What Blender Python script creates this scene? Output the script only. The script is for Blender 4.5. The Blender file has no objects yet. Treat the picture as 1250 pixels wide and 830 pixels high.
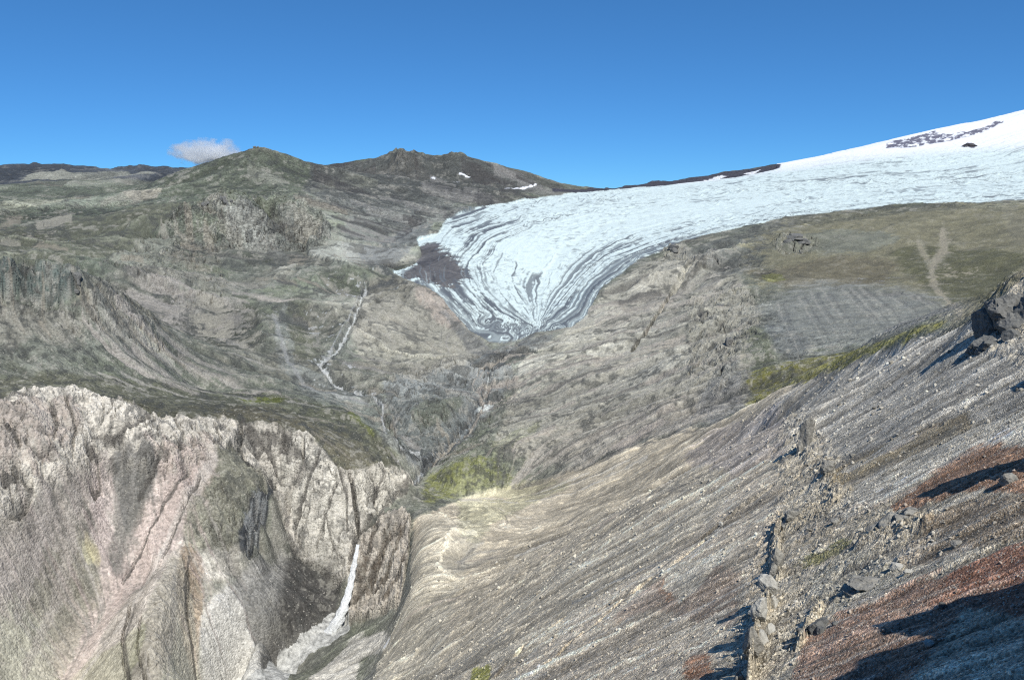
import bpy, math, random
import numpy as np
from concurrent.futures import ThreadPoolExecutor
Q = 1.0                     # mesh density factor
F32 = np.float32
rng = np.random.default_rng(11)
random.seed(11)
ZOFF = 700.0                # height of the camera above the datum
# ------------------------------------------------------------------ camera model
FPX, CX, CY, PITCH = 981.0, 625.0, 415.0, math.radians(10.1)
SP, CP = math.sin(PITCH), math.cos(PITCH)
def pix(u, v):
    """pixel of the photo -> azimuth, tangent of elevation"""
    dx = (u-CX)/FPX; dy = (v-CY)/FPX
    up = -(SP + dy*CP); fw = CP - dy*SP
    return math.atan2(dx, fw), up/math.hypot(dx, fw)
# ------------------------------------------------------------------ noise
_g = rng.normal(size=(256, 3)); _g /= np.linalg.norm(_g, axis=1)[:, None]
GX, GY, GZ = [_g[:, i].astype(F32).copy() for i in range(3)]
_a = rng.random(256)*2*np.pi
G2X, G2Y = np.cos(_a).astype(F32), np.sin(_a).astype(F32)
PERM = rng.permutation(256).astype(np.int32); PERM = np.concatenate([PERM, PERM, PERM])
POOL = ThreadPoolExecutor(4)
def chunked(fn, *arrs):
    n = arrs[0].size; out = np.empty(n, F32)
    fl = [a.ravel() for a in arrs]; step = 120000
    def job(s): out[s:s+step] = fn(*[a[s:s+step] for a in fl])
    list(POOL.map(job, range(0, n, step)))
    return out.reshape(arrs[0].shape)
def _fade(t): return t*t*t*(t*(t*6-15)+10)
def _n2(x, y, seed):
    xi = np.floor(x); yi = np.floor(y); fx = (x-xi).astype(F32); fy = (y-yi).astype(F32)
    X = (xi.astype(np.int64)+seed*17) & 255; Y = (yi.astype(np.int64)+seed*31) & 255
    u = _fade(fx); v = _fade(fy); r = None
    def g(i, j):
        h = PERM[PERM[(X+i) & 255]+((Y+j) & 255)]
        return G2X[h]*(fx-i)+G2Y[h]*(fy-j)
    a = g(0, 0); a += u*(g(1, 0)-a); b = g(0, 1); b += u*(g(1, 1)-b)
    return (a+v*(b-a))*1.5
def _n3(x, y, z, seed):
    xi = np.floor(x); yi = np.floor(y); zi = np.floor(z)
    fx = (x-xi).astype(F32); fy = (y-yi).astype(F32); fz = (z-zi).astype(F32)
    X = (xi.astype(np.int64)+seed*17) & 255; Y = (yi.astype(np.int64)+seed*31) & 255; Z = (zi.astype(np.int64)+seed*7) & 255
    u = _fade(fx); v = _fade(fy); w = _fade(fz)
    def g(i, j, k):
        h = PERM[PERM[PERM[(X+i) & 255]+((Y+j) & 255)]+((Z+k) & 255)]
        return GX[h]*(fx-i)+GY[h]*(fy-j)+GZ[h]*(fz-k)
    def lay(k):
        a = g(0, 0, k); a += u*(g(1, 0, k)-a); b = g(0, 1, k); b += u*(g(1, 1, k)-b)
        return a+v*(b-a)
    a = lay(0); return (a+w*(lay(1)-a))*1.6
def noise2(x, y, seed=0): return chunked(lambda a, b: _n2(a, b, seed), x, y)
def noise3(x, y, z, seed=0): return chunked(lambda a, b, c: _n3(a, b, c, seed), x, y, z)
def sstep(a, b, x):
    t = np.clip((x-a)/(b-a), 0, 1); return t*t*(3-2*t)
def lerp(a, b, t): return a+(b-a)*t
# ------------------------------------------------------------------ control lines: (u, v, r) or (u, v, None, z) ; z below the eye
L = []
def line(*p): L.append(p)
PA, PB, PC = -39.5, .70, -.4227
def near(u, v, cap=620):
    a, t = pix(u, v); d = t-PB*math.sin(a)-PC*math.cos(a)
    r = PA/d if d < -1e-4 else 1e9
    return (u, v, min(r, cap))
# near scree slope
for v in (1050, 930, 830, 780, 730, 690, 650, 610, 570, 530, 495, 465, 440, 415, 395):
    row = []
    for u in range(-400, 1700, 50):
        a, t = pix(u, v); d = t-PB*math.sin(a)-PC*math.cos(a)
        if d > -.066 or u < 610 and v < 900: continue
        if u > 1500: continue
        r = PA/d
        if u > 1150 and v < 430: continue
        if u < 560 and v > 900: r = min(r, 330)
        if r < 600: row.append((u, v, r))
    for q in row: line(q)
line((500, 830, 440), (500, 780, 520), (502, 730, 590), (505, 690, 650), (508, 650, 750))
line((550, 830, 350), (552, 770, 460), (556, 720, 570), (562, 690, 640))
line((445, 845, 560), (455, 815, 590), (470, 785, 620), (487, 745, 655), (496, 700, 695), (500, 655, 760))
line((620, 690, 560), (640, 650, 700), (680, 610, 800))
line((760, 620, 560), (850, 580, 560), (930, 530, 520), (1000, 490, 440), (1080, 450, 400), (1140, 415, 370))
# upper boundary of that slope (gully beyond it)
line((1190, 392, 325), (1150, 404, 355), (1100, 420, 400), (1050, 438, 455), (1000, 458, 530), (960, 475, 600), (930, 492, 690), (860, 522, 790),
     (780, 550, 860), (700, 574, 900), (620, 602, 915), (560, 618, 900), (520, 612, 890))
# right edge outcrop and the ridge out of frame on the right
line((1188, 400, 300), (1205, 370, 290), (1225, 345, 280), (1250, 332, 275), (1290, 325, 272), (1340, 318, 270), (1420, 315, 270))
# gorge river and its bed (z given)
line((250, 900, None, -446), (300, 850, None, -436), (330, 828, None, -430), (352, 808, None, -424), (378, 788, None, -418), (402, 772, None, -412))
line((345, 838, None, -430), (372, 815, None, -424), (398, 795, None, -418), (420, 778, None, -410))
line((400, 830, None, -395), (430, 800, None, -385), (450, 775, None, -384), (470, 752, None, -374))
# right gorge wall
line((428, 770, 742), (440, 745, 752), (455, 735, 745), (470, 715, 735), (482, 700, 730))
line((436, 690, 790), (442, 668, 800), (455, 650, 810), (475, 640, 800), (492, 635, 790), (503, 640, 775))
# slot of the stream
line((415, 735, None, -396), (425, 705, None, -372), (433, 678, None, -362), (441, 660, None, -357), (460, 642, None, -354), (478, 622, None, -351),
     (492, 607, None, -348), (508, 592, None, -345), (525, 572, None, -341), (545, 552, None, -335), (562, 530, None, -328), (578, 510, None, -320),
     (590, 496, None, -312), (596, 470, None, -300), (600, 445, None, -291), (622, 425, None, -280), (645, 408, None, -268))
# cliff tops, left to right
line((-120, 500, 800), (-60, 497, 815), (0, 492, 835), (30, 482, 850), (60, 480, 860), (105, 484, 868), (118, 500, 862), (150, 512, 856), (175, 522, 850), (200, 524, 852),
     (240, 516, 872), (270, 515, 885), (300, 520, 890), (335, 526, 885), (370, 537, 878), (388, 548, 870), (402, 572, 858), (420, 590, 850), (432, 588, 856),
     (450, 583, 866), (475, 582, 878), (495, 588, 893))
# foot of the rock band
line((-60, 600, 735), (0, 590, 750), (40, 585, 762), (90, 560, 790), (130, 545, 815), (170, 560, 806), (215, 575, 800), (240, 560, 825), (270, 545, 850))
line((290, 545, 872), (300, 560, 870), (345, 600, 862), (352, 640, 835), (350, 670, 812), (372, 692, 798), (400, 712, 782), (412, 722, 775))
line((428, 600, 845), (431, 625, 830), (436, 652, 812))
line((440, 600, 848), (460, 610, 842), (470, 625, 830), (450, 637, 818))
line((380, 600, 845), (400, 640, 825), (415, 680, 800))
# the spur with its dark side
line((284, 540, 868), (298, 562, 845), (318, 585, 822), (332, 600, 806), (322, 630, 784), (308, 660, 764), (297, 680, 750))
line((340, 604, 852), (335, 640, 815), (325, 662, 798), (312, 684, 778))
line((240, 600, 800), (225, 640, 770), (240, 680, 745), (270, 690, 742))
line((285, 620, 790), (270, 655, 765))
# talus cone in the gorge
line((330, 690, 785), (330, 730, 735), (320, 780, 690), (300, 830, 655))
line((365, 715, 770), (375, 750, 738), (372, 775, 722))
line((290, 700, 745), (270, 750, 700), (250, 800, 668), (245, 850, 640))
# brown gully ridge and left fans
line((226, 690, 738), (214, 740, 678), (200, 790, 636), (182, 850, 598))
line((240, 745, 712), (236, 800, 672), (228, 860, 640))
line((165, 720, 728), (120, 770, 702), (70, 830, 672), (40, 900, 630))
line((20, 640, 735), (10, 720, 700), (-10, 790, 670), (-30, 850, 640))
line((-90, 700, 680), (-110, 850, 600))
line((215, 600, 800), (185, 660, 765), (150, 700, 742))
line((135, 600, 800), (115, 680, 752), (90, 740, 722))
line((70, 600, 775), (60, 680, 735), (40, 760, 700))
line((-400, 500, 700), (-400, 700, 600), (-400, 900, 520))
# plateau behind the cliff
line((0, 470, 930), (100, 468, 950), (200, 490, 960), (300, 490, 1020), (400, 520, 960), (450, 555, 925), (480, 570, 915))
line((250, 470, 1100), (340, 465, 1130), (420, 500, 1040), (460, 520, 1000), (490, 550, 950))
# side stream
line((447, 362, None, -236), (440, 385, None, -243), (428, 402, None, -250), (408, 425, None, -262), (385, 442, None, -268), (405, 460, None, -276), (425, 472, None, -283),
     (455, 490, None, -297), (478, 505, None, -306), (470, 535, None, -318), (490, 552, None, -326), (515, 560, None, -333))
line((330, 375, None, -218), (345, 400, None, -236), (350, 440, None, -262), (370, 470, None, -275))
line((380, 375, 1780), (395, 365, 1880), (410, 355, 1950))
line((375, 400, 1600), (380, 420, 1480))
line((500, 352, 1900), (530, 365, 1830), (550, 395, 1700), (560, 430, 1480), (540, 450, 1360))
line((470, 400, 1650), (490, 440, 1400), (520, 480, 1220), (510, 515, 1080))
line((530, 510, 1080), (555, 490, 1170))
# dark butte and ridge
line((-60, 330, 1150), (0, 325, 1150), (50, 322, 1150), (85, 325, 1150), (97, 332, 1140), (103, 348, 1125))
line((-60, 368, 1120), (0, 365, 1120), (50, 362, 1120), (90, 358, 1115))
line((0, 430, 1010), (60, 430, 1020), (110, 425, 1050), (150, 440, 1050))
line((-60, None, 1350, -125), (20, None, 1350, -120), (80, None, 1350, -125), (100, None, 1300, -118))
line((112, 328, 1190), (130, 340, 1190), (160, 372, 1180), (190, 405, 1170), (215, 440, 1140), (250, 458, 1120))
line((130, None, 1350, -150), (170, None, 1350, -185), (210, None, 1300, -215))
# slopes behind the butte
line((0, 310, 2100), (60, 312, 2000), (120, 322, 1900), (180, 350, 1800), (240, 390, 1650), (290, 420, 1450), (310, 445, 1280))
line((-60, 280, 3000), (0, 280, 3000), (80, 285, 2800), (150, 290, 2600), (190, 300, 2500))
line((-60, 250, 4400), (0, 248, 4400), (80, 250, 4200), (160, 255, 3900), (220, 255, 3500))
line((-60, 224, 7500), (0, 222, 7500), (60, 216, 7500), (130, 213, 7500), (160, 219, 7000))
line((0, 232, 5800), (100, 232, 5400), (180, 235, 4700))
line((-300, 206, 12500), (0, 205, 12500), (30, 204, 12500), (60, 203, 12500), (105, 207, 12500), (150, 203.5, 12500), (210, 206, 12500), (260, 212, 12500), (380, 207, 12500))
line((-60, None, 16000, 250), (200, None, 16000, 250), (400, None, 16000, 200), (600, None, 16000, 100))
# peak A
line((200, 219, 5200), (232, 205, 5100), (262, 196, 5050), (290, 189, 5000), (303, 184, 5000), (313, 183, 5000), (328, 187, 4980), (345, 195, 4950), (352, 197, 4930), (368, 207, 4900), (385, 215, 4800), (400, 224, 4600))
line((200, None, 6800, 90), (300, None, 6500, 120), (370, None, 6000, 90))
line((310, 215, 4400), (250, 225, 4400), (340, 225, 4250))
# peak B
line((380, 206, 7600), (410, 203, 7400), (440, 199, 7100), (470, 191, 6700), (485, 187, 6600), (500, 183, 6500), (509, 187, 6500), (522, 192, 6500), (548, 190, 6600), (560, 192, 6600), (585, 197, 6500),
     (607, 203, 6400), (620, 209, 6300), (640, 217, 6200), (652, 223, 6150), (668, 231, 6100))
line((500, None, 8500, 200), (580, None, 8500, 150), (660, None, 8500, -20), (440, None, 9500, 180))
line((420, 218, 5600), (470, 220, 5500), (520, 225, 5300), (570, 228, 5300), (620, 232, 5500))
line((430, 240, 4400), (480, 245, 4400), (540, 247, 4500), (600, 243, 4900), (650, 238, 5400))
# crag band
line((205, 275, 2850), (222, 262, 2950), (246, 257, 3000), (262, 262, 3000), (276, 259, 3020), (300, 252, 3100), (330, 247, 3150), (348, 252, 3150), (370, 262, 3100), (400, 278, 3000))
line((225, 300, 2650), (265, 290, 2750), (290, 296, 2750), (330, 300, 2700), (370, 298, 2700), (410, 300, 2700))
line((250, 242, 3800), (310, 238, 3800), (380, 238, 3900))
line((150, 325, 2100), (200, 330, 2100), (250, 330, 2150), (310, 330, 2150), (360, 330, 2150), (420, 325, 2300), (450, 318, 2500))
line((215, 360, 1800), (270, 370, 1750), (320, 362, 1850))
line((400, 340, 2050), (450, 340, 2050), (480, 330, 2200))
line((470, 300, 2950), (510, 285, 3300), (520, 270, 3700), (570, 256, 4300), (640, 243, 5200), (700, 236, 5900))
# glacier outline and surface
line((655, 404, None, -264), (630, 412, 1560), (600, 414, 1570), (580, 402, 1640), (562, 385, 1740), (545, 362, 1880), (520, 347, 2000), (500, 342, 2050), (483, 335, 2150))
line((530, 330, 2200), (560, 345, 2000), (590, 375, 1780), (630, 390, 1690), (655, 394, 1660))
line((512, 295, 2900), (545, 300, 2650), (575, 320, 2350), (600, 345, 2100), (640, 370, 1880), (660, 385, 1750))
line((530, 275, 3400), (580, 275, 3250), (620, 290, 2850), (650, 315, 2500), (680, 345, 2150), (690, 370, 1900))
line((600, 260, 3900), (650, 262, 3700), (700, 280, 3150), (730, 305, 2600))
line((640, 249, 4500), (720, 250, 4300), (800, 262, 3500), (850, 268, 3150))
line((720, 240, 5200), (800, 240, 5000), (900, 243, 4200), (1000, 240, 3900))
line((760, 235.5, 6000), (850, 228, 6000), (950, 222, 5500), (1050, 220, 5200), (1150, 222, 4800), (1250, 220, 4600))
line((960, 202, 7600), (1000, 196, 7600), (1050, 187, 7600), (1100, 192, 6800), (1180, 195, 6300), (1250, 195, 6000), (1350, 190, 6000))
line((700, 394, 1620), (712, 372, 1750), (740, 342, 2000), (780, 312, 2300), (840, 291, 2500), (900, 275, 2700), (970, 262, 2900), (1040, 255, 3000), (1110, 248, 3100), (1180, 249, 3150), (1250, 242, 3250), (1350, 238, 3300))
line((700, 230, 8200), (732, 226.5, 8200), (794, 220, 8200), (856, 211.5, 8200), (898, 206, 8200), (939, 201.5, 8200), (958, 199.5, 8200))
line((732, 232, 7400), (794, 226.5, 7400), (856, 220.5, 7400), (898, 216, 7300), (939, 209, 7300))
line((700, None, 12000, 40), (760, None, 12000, 60), (850, None, 12000, 120), (950, None, 12000, 200))
# snowy dome
line((1048, 185, 9000), (1070, 178, 9200), (1095, 171, 9500), (1120, 163, 9800), (1150, 156, 10000), (1200, 147, 10300), (1250, 134, 10500), (1350, 115, 11000))
line((1090, 183, 8300), (1150, 178, 8300), (1200, 168, 8800), (1250, 158, 9000))
line((1050, None, 13000, 330), (1150, None, 13500, 600), (1250, None, 14000, 900), (1350, None, 15000, 1000))
# right hand hill
line((820, 299, 2350), (845, 305, 2250), (870, 313, 2150), (890, 335, 1900), (905, 360, 1650), (925, 378, 1450), (922, 410, 1180), (912, 440, 1030), (905, 470, 920), (912, 490, 850))
line((940, 285, 2450), (990, 285, 2450), (975, 300, 2250))
line((960, 340, 1850), (1000, 352, 1700), (1040, 352, 1680), (1080, 354, 1650), (1120, 362, 1550), (1150, 375, 1420), (1170, 383, 1320))
line((940, 440, 1010), (960, 436, 1030), (1000, 430, 1050), (1040, 420, 1080), (1080, 408, 1120), (1120, 398, 1170), (1150, 390, 1230))
line((930, 470, 900), (960, 462, 900), (1000, 448, 880), (1050, 430, 880))
line((1000, 300, 2300), (1060, 280, 2500), (1130, 300, 2250), (1200, 290, 2350), (1250, 290, 2300), (1350, 290, 2200))
line((1080, 320, 2050), (1160, 340, 1850), (1220, 330, 1900), (1300, 330, 1800))
line((1150, 310, 2120), (1145, 335, 1850), (1158, 360, 1600), (1172, 382, 1330))
line((1200, None, 700, -128), (1280, None, 700, -125), (1280, None, 1200, -135), (1200, None, 1000, -150))
# slope between hill and stream
line((800, 400, 1450), (750, 410, 1450), (720, 400, 1560))
line((750, 350, 1920), (800, 340, 1950), (850, 350, 1850))
line((870, 400, 1350), (860, 450, 1080), (850, 490, 920))
line((700, 450, 1280), (780, 460, 1150), (800, 500, 980), (740, 540, 930))
line((640, 470, 1230), (660, 510, 1080), (640, 550, 980), (600, 570, 950))
line((600, 530, 1040), (570, 555, 985), (545, 580, 940))
# guards
line((-400, None, 1100, -150), (-400, None, 3000, -50), (-400, None, 8000, 150))
line((1700, None, 300, 10), (1700, None, 1000, 60), (1700, None, 3000, 60), (1700, None, 8000, 600))
line((-400, None, 25000, 150), (100, None, 25000, 100), (625, None, 25000, 0), (1250, None, 25000, 300), (1700, None, 25000, 300))
line((-400, 900, 200), (-200, 1050, 150), (0, 1250, 100), (200, 1300, 80))

def build_points():
    P = []
    for ln in L:
        q = []
        for p in ln:
            if len(p) == 3:
                a, t = pix(p[0], p[1]); q.append((a, math.log(p[2]), t))
            elif p[2] is None:
                a, t = pix(p[0], p[1]); q.append((a, math.log(p[3]/t), t))
            else:
                a, _ = pix(p[0], 250); q.append((a, math.log(p[2]), p[3]/p[2]))
        P.append(q[0])
        for A, B in zip(q, q[1:]):
            n = max(1, int(math.hypot(B[0]-A[0], B[1]-A[1])/.022))
            for k in range(1, n+1): P.append(tuple(A[i]+(B[i]-A[i])*k/n for i in range(3)))
    # ground close to the camera and the ridge behind and to the right of it
    for a in np.arange(-180, 180, 10):
        A = math.radians(a)
        if abs(a) > 58:
            for r, zz in ((6, 0), (20, 0), (60, 0), (140, 0), (300, 0)):
                x, y = r*math.sin(A), r*math.cos(A)
                z = -2.0+.42*max(x, -20)*1.0 - .42*max(y, 0) - .18*max(-y, 0)*(1 if x < 0 else .2)
                P.append((A, math.log(r), z/r))
            P.append((A, math.log(2500), -.02)); P.append((A, math.log(20000), .0))
        else:
            P.append((A, math.log(1.3), -1.4)); P.append((A, math.log(3), -1.0+.1*math.sin(A))); 
            P.append((A, math.log(9), -.92+.30*max(0, math.sin(A))))
            P.append((A, math.log(25), -.90+.40*max(0, math.sin(A))))
    P = np.array(P)
    key = np.round(P[:, :2]/.004).astype(int)
    _, idx = np.unique(key, axis=0, return_index=True)
    return P[np.sort(idx)]
PTS = build_points()
def rbf_fit(X, w, lam=2e-4):
    n = len(X); D = np.hypot(X[:, None, 0]-X[None, :, 0], X[:, None, 1]-X[None, :, 1])
    K = -D - np.eye(n)*lam; A = np.zeros((n+3, n+3)); A[:n, :n] = K; A[:n, n] = 1; A[n, :n] = 1
    A[:n, n+1:] = X; A[n+1:, :n] = X.T
    b = np.zeros(n+3); b[:n] = w
    return np.linalg.solve(A, b)
def rbf_eval(X, c, gx, gy):
    out = np.empty(gx.size); gx = gx.ravel(); gy = gy.ravel(); n = len(X)
    def job(s):
        a = gx[s:s+4000]; b = gy[s:s+4000]
        D = np.hypot(a[:, None]-X[None, :, 0], b[:, None]-X[None, :, 1])
        out[s:s+4000] = -(D@c[:n])+c[n]+c[n+1]*a+c[n+2]*b
    list(POOL.map(job, range(0, gx.size, 4000)))
    return out
# coarse grid
AZ0, AZ1, DA = -math.pi, math.pi, None
LR0, LR1 = math.log(1.2), math.log(30000)
def make_axis(segs):
    out = [segs[0][0]]
    for a, b, n in segs:
        n = max(2, int(round(n*Q))); out += list(np.linspace(a, b, n+1)[1:])
    return np.array(out)
R_ = math.radians
axA = make_axis([(-math.pi, R_(-80), 30), (R_(-80), R_(-38), 70), (R_(-38), R_(38), 1400), (R_(38), R_(80), 110), (R_(80), math.pi, 50)])
lg = math.log
axR = make_axis([(lg(1.2), lg(55), 70), (lg(55), lg(160), 300), (lg(160), lg(560), 360), (lg(560), lg(1080), 640), (lg(1080), lg(3200), 330), (lg(3200), lg(11000), 260), (lg(11000), lg(30000), 30)])
def cr_weights(x, c0, dc, n):
    """Catmull-Rom interpolation matrix from a uniform coarse axis"""
    t = np.clip((x-c0)/dc, 0, n-1-1e-6); i = np.floor(t).astype(int); f = t-i
    W = np.zeros((len(x), n)); k = np.arange(len(x))
    for o, w in ((-1, ((-f+2)*f-1)*f/2), (0, ((3*f-5)*f*f+2)/2), (1, ((-3*f+4)*f+1)*f/2), (2, (f-1)*f*f/2)):
        np.add.at(W, (k, np.clip(i+o, 0, n-1)), w)
    return W
cA = np.concatenate([np.arange(-math.pi, R_(-70), .05), np.arange(R_(-70), R_(70), .0075), np.arange(R_(70), math.pi+.05, .05)])
cA_full = np.arange(-math.pi, math.pi+.0076, .0075)
cR = np.arange(LR0, LR1+.02, .014)
X = PTS[:, :2]
coef = rbf_fit(X, PTS[:, 2])
gA, gR = np.meshgrid(cA, cR, indexing='ij')
Wc0 = rbf_eval(X, coef, gA, gR).reshape(gA.shape)
Wc = np.empty((len(cA_full), len(cR)))
for j in range(len(cR)): Wc[:, j] = np.interp(cA_full, cA, Wc0[:, j])
# light blur
for _ in range(1):
    Wc[1:-1] = .25*Wc[:-2]+.5*Wc[1:-1]+.25*Wc[2:]
MA = cr_weights(axA, -math.pi, .0075, len(cA_full)); MR = cr_weights(axR, LR0, .014, len(cR))
W = (MA@Wc@MR.T).astype(F32)               # tangent of elevation on the full grid (azimuth, radius)
A2 = np.broadcast_to(axA[:, None], W.shape).astype(F32); LRg = np.broadcast_to(axR[None, :], W.shape).astype(F32)
Rg = np.exp(LRg)
Xg = Rg*np.sin(A2); Yg = Rg*np.cos(A2); Zg = W*Rg
NA, NR = W.shape
print('grid', NA, NR, 'points', len(PTS))
# --- raycast a pixel onto the macro terrain
RAY_R = np.arange(lg(45), lg(28000), .002)
def samp(grid, a, lr):
    i = np.interp(a, axA, np.arange(NA)); j = np.interp(lr, axR, np.arange(NR))
    i0 = np.clip(np.floor(i).astype(int), 0, NA-2); j0 = np.clip(np.floor(j).astype(int), 0, NR-2); f = i-i0; g = j-j0
    return (grid[i0, j0]*(1-f)+grid[i0+1, j0]*f)*(1-g)+(grid[i0, j0+1]*(1-f)+grid[i0+1, j0+1]*f)*g
def hit(u, v, rmin=45, rmax=28000):
    a, t = pix(u, v); lr = RAY_R[(RAY_R >= lg(rmin)) & (RAY_R <= lg(rmax))]
    w = samp(W, np.full(lr.shape, a), lr); k = np.argmax(w >= t)
    if not (w >= t).any(): k = int(np.argmax(w))
    return a, lr[k]
def world(u, v, **k):
    a, lr = hit(u, v, **k); r = math.exp(lr); w = float(samp(ZD, np.array([a]), np.array([lr]))[0])
    return (r*math.sin(a), r*math.cos(a), w)
# ------------------------------------------------------------------ masks drawn as outlines on the terrain
mA0, mdA = R_(-44), .0016; nA = int(R_(88)/mdA)
mR0, mdR = lg(45), .003; nR = int((lg(28000)-mR0)/mdR)
iA = (axA-mA0)/mdA; iR = (axR-mR0)/mdR
ca = np.where((iA > 0) & (iA < nA-1))[0]; crr = np.where((iR > 0) & (iR < nR-1))[0]
ca0, ca1, cr0, cr1 = ca[0], ca[-1]+1, crr[0], crr[-1]+1
fa = iA[ca0:ca1]; fr = iR[cr0:cr1]
ia = np.floor(fa).astype(int); ga = (fa-ia).astype(F32)[:, None]; ir = np.floor(fr).astype(int); gr = (fr-ir).astype(F32)[None, :]
# warp noise (scale invariant) used for ragged outlines
WN = noise2(A2*55, LRg*90, 3)*.6+noise2(A2*140, LRg*230, 4)*.4+noise2(A2*420, LRg*690, 5)*.3
def blur1(a, n, axis):
    if n < 1: return a
    k = int(n)
    c = np.cumsum(np.concatenate([np.zeros_like(np.take(a, [0], axis)), np.repeat(np.take(a, [0], axis), k, axis), a, np.repeat(np.take(a, [-1], axis), k, axis)], axis), axis)
    m = a.shape[axis]
    return (np.take(c, range(2*k+1, 2*k+1+m), axis)-np.take(c, range(0, m), axis))/(2*k+1)
def to_al(pts, close=True, **k):
    q = []; P = list(pts)+([pts[0]] if close else [])
    for A, B in zip(P, P[1:]):
        n = max(1, int(math.hypot(B[0]-A[0], B[1]-A[1])/8))
        for i in range(n): q.append(hit(A[0]+(B[0]-A[0])*i/n, A[1]+(B[1]-A[1])*i/n, **k))
    if not close: q.append(hit(*P[-1], **k))
    return np.array(q)
def area(pts, soft=3, rag=.35, hard=.22, **k):
    q = to_al(pts, **k); x = (q[:, 0]-mA0)/mdA; y = (q[:, 1]-mR0)/mdR
    m = 14+int(soft)*2
    x0, x1 = max(0, int(x.min())-m), min(nA, int(x.max())+m); y0, y1 = max(0, int(y.min())-m), min(nR, int(y.max())+m)
    if x1 <= x0 or y1 <= y0: return None
    gx = np.arange(x0, x1)[:, None].astype(F32); gy = np.arange(y0, y1)[None, :].astype(F32); ins = np.zeros((x1-x0, y1-y0), bool)
    for i in range(len(x)):
        xa, ya, xb, yb = x[i-1], y[i-1], x[i], y[i]
        if ya == yb: continue
        c = (gy >= min(ya, yb)) & (gy < max(ya, yb)); ins ^= c & (gx < xa+(gy-ya)*(xb-xa)/(yb-ya))
    s = ins.astype(F32)
    for _ in range(2): s = blur1(blur1(s, soft, 0), soft*1.6, 1)
    return up(s, x0, y0, rag, hard)
def up(s, x0, y0, rag, hard):
    big = (ia >= x0) & (ia < x0+s.shape[0]-1); bg2 = (ir >= y0) & (ir < y0+s.shape[1]-1)
    ja, jr = np.where(big)[0], np.where(bg2)[0]
    if not len(ja) or not len(jr): return None
    A, B = ia[ja]-x0, ir[jr]-y0; g, h = ga[ja], gr[:, jr]
    v = (s[A][:, B]*(1-g)+s[A+1][:, B]*g)*(1-h)+(s[A][:, B+1]*(1-g)+s[A+1][:, B+1]*g)*h
    sl = (slice(ca0+ja[0], ca0+ja[-1]+1), slice(cr0+jr[0], cr0+jr[-1]+1))
    e = 4*v*(1-v)
    v = sstep(.5-hard, .5+hard, v+WN[sl]*rag*e) if hard else v
    return sl, v.astype(F32)
def track(pts, width, rag=.5, taper=False, **k):
    """soft mask along a line; width in hundredths of a degree-like pixel units"""
    return track_al(to_al(pts, False, **k), width, rag, taper)
def track_al(q, width, rag=.5, taper=False):
    wv = samp(W, q[:, 0], q[:, 1]); n = len(q)
    pa = .0010*(width+4)*2; plr = .0010*(width+4)*2/np.maximum(np.abs(wv), .03).min()
    a0, a1 = np.searchsorted(axA, q[:, 0].min()-pa), np.searchsorted(axA, q[:, 0].max()+pa)
    b0, b1 = np.searchsorted(axR, q[:, 1].min()-plr), np.searchsorted(axR, q[:, 1].max()+plr)
    sl = (slice(a0, a1), slice(b0, b1)); a = axA[a0:a1][:, None]; b = axR[b0:b1][None, :]
    best = np.full((a1-a0, b1-b0), 1e9, F32)
    for i in range(n-1):
        w_ = max(abs(wv[i]), .03)*981; ax, ay, bx, by = q[i, 0]*981, q[i, 1]*w_, q[i+1, 0]*981, q[i+1, 1]*w_
        px, py = a*981, b*w_; dx, dy = bx-ax, by-ay; t = np.clip(((px-ax)*dx+(py-ay)*dy)/(dx*dx+dy*dy+1e-9), 0, 1)
        wd = width*((1-(i/(n-1))*.8) if taper else 1)
        best = np.minimum(best, np.hypot(px-ax-t*dx, py-ay-t*dy)/wd)
    return sl, (1-sstep(.45, 1.15, best*(1+WN[sl]*rag))).astype(F32)
def put(dst, m, val, amt=1.0):
    if m is None: return
    sl, v = m; dst[sl] = lerp(dst[sl], val, v*amt)
# ------------------------------------------------------------------ ruggedness map and fine relief
crag = np.full(W.shape, .16, F32)
def C_(v, *pts, **k): put(crag, area(pts, **k), v)
NEAR = [(505, 640), (560, 620), (700, 574), (860, 522), (960, 475), (1190, 394), (1262, 330), (1500, 300), (1500, 1000), (400, 1000), (470, 790), (500, 730)]
CLIFF = [(-60, 492), (0, 488), (30, 478), (60, 476), (108, 478), (120, 498), (150, 508), (175, 518), (200, 520), (240, 512), (270, 511), (300, 516), (335, 522), (370, 532), (390, 545), (405, 570),
         (420, 588), (432, 585), (450, 580), (475, 578), (500, 586), (506, 598), (480, 620), (455, 640), (440, 665), (428, 715), (410, 725), (372, 694), (352, 672), (345, 640), (335, 610), (300, 570),
         (284, 545), (262, 560), (240, 575), (200, 600), (150, 590), (110, 580), (60, 600), (20, 640), (-60, 640)]
WALL = [(502, 642), (498, 690), (488, 740), (460, 760), (430, 774), (418, 770), (432, 700), (440, 668), (462, 645), (492, 632)]
C_(.10, *NEAR, soft=4)
C_(.64, *CLIFF, soft=3)
C_(.8, *WALL, soft=2)
C_(.45, (205, 600), (240, 590), (290, 600), (325, 600), (330, 640), (310, 682), (260, 690), (230, 660))
C_(.35, (150, 830), (200, 720), (240, 690), (260, 740), (250, 830))
C_(.9, (-10, 323), (50, 320), (97, 324), (104, 345), (90, 360), (50, 364), (-10, 368), soft=2, rmax=1400)
C_(.55, (-10, 364), (100, 360), (130, 335), (200, 400), (130, 410), (80, 410), (60, 380), (-10, 395), soft=3)
C_(.5, (115, 328), (150, 345), (210, 430), (170, 430), (120, 370), soft=3)
C_(.8, (200, 275), (222, 258), (250, 254), (300, 250), (345, 246), (375, 260), (405, 280), (400, 300), (330, 306), (280, 302), (215, 310), (160, 330), (140, 322), soft=3)
C_(.45, (120, 320), (180, 290), (260, 290), (280, 360), (230, 380), (190, 350), soft=4)
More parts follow.
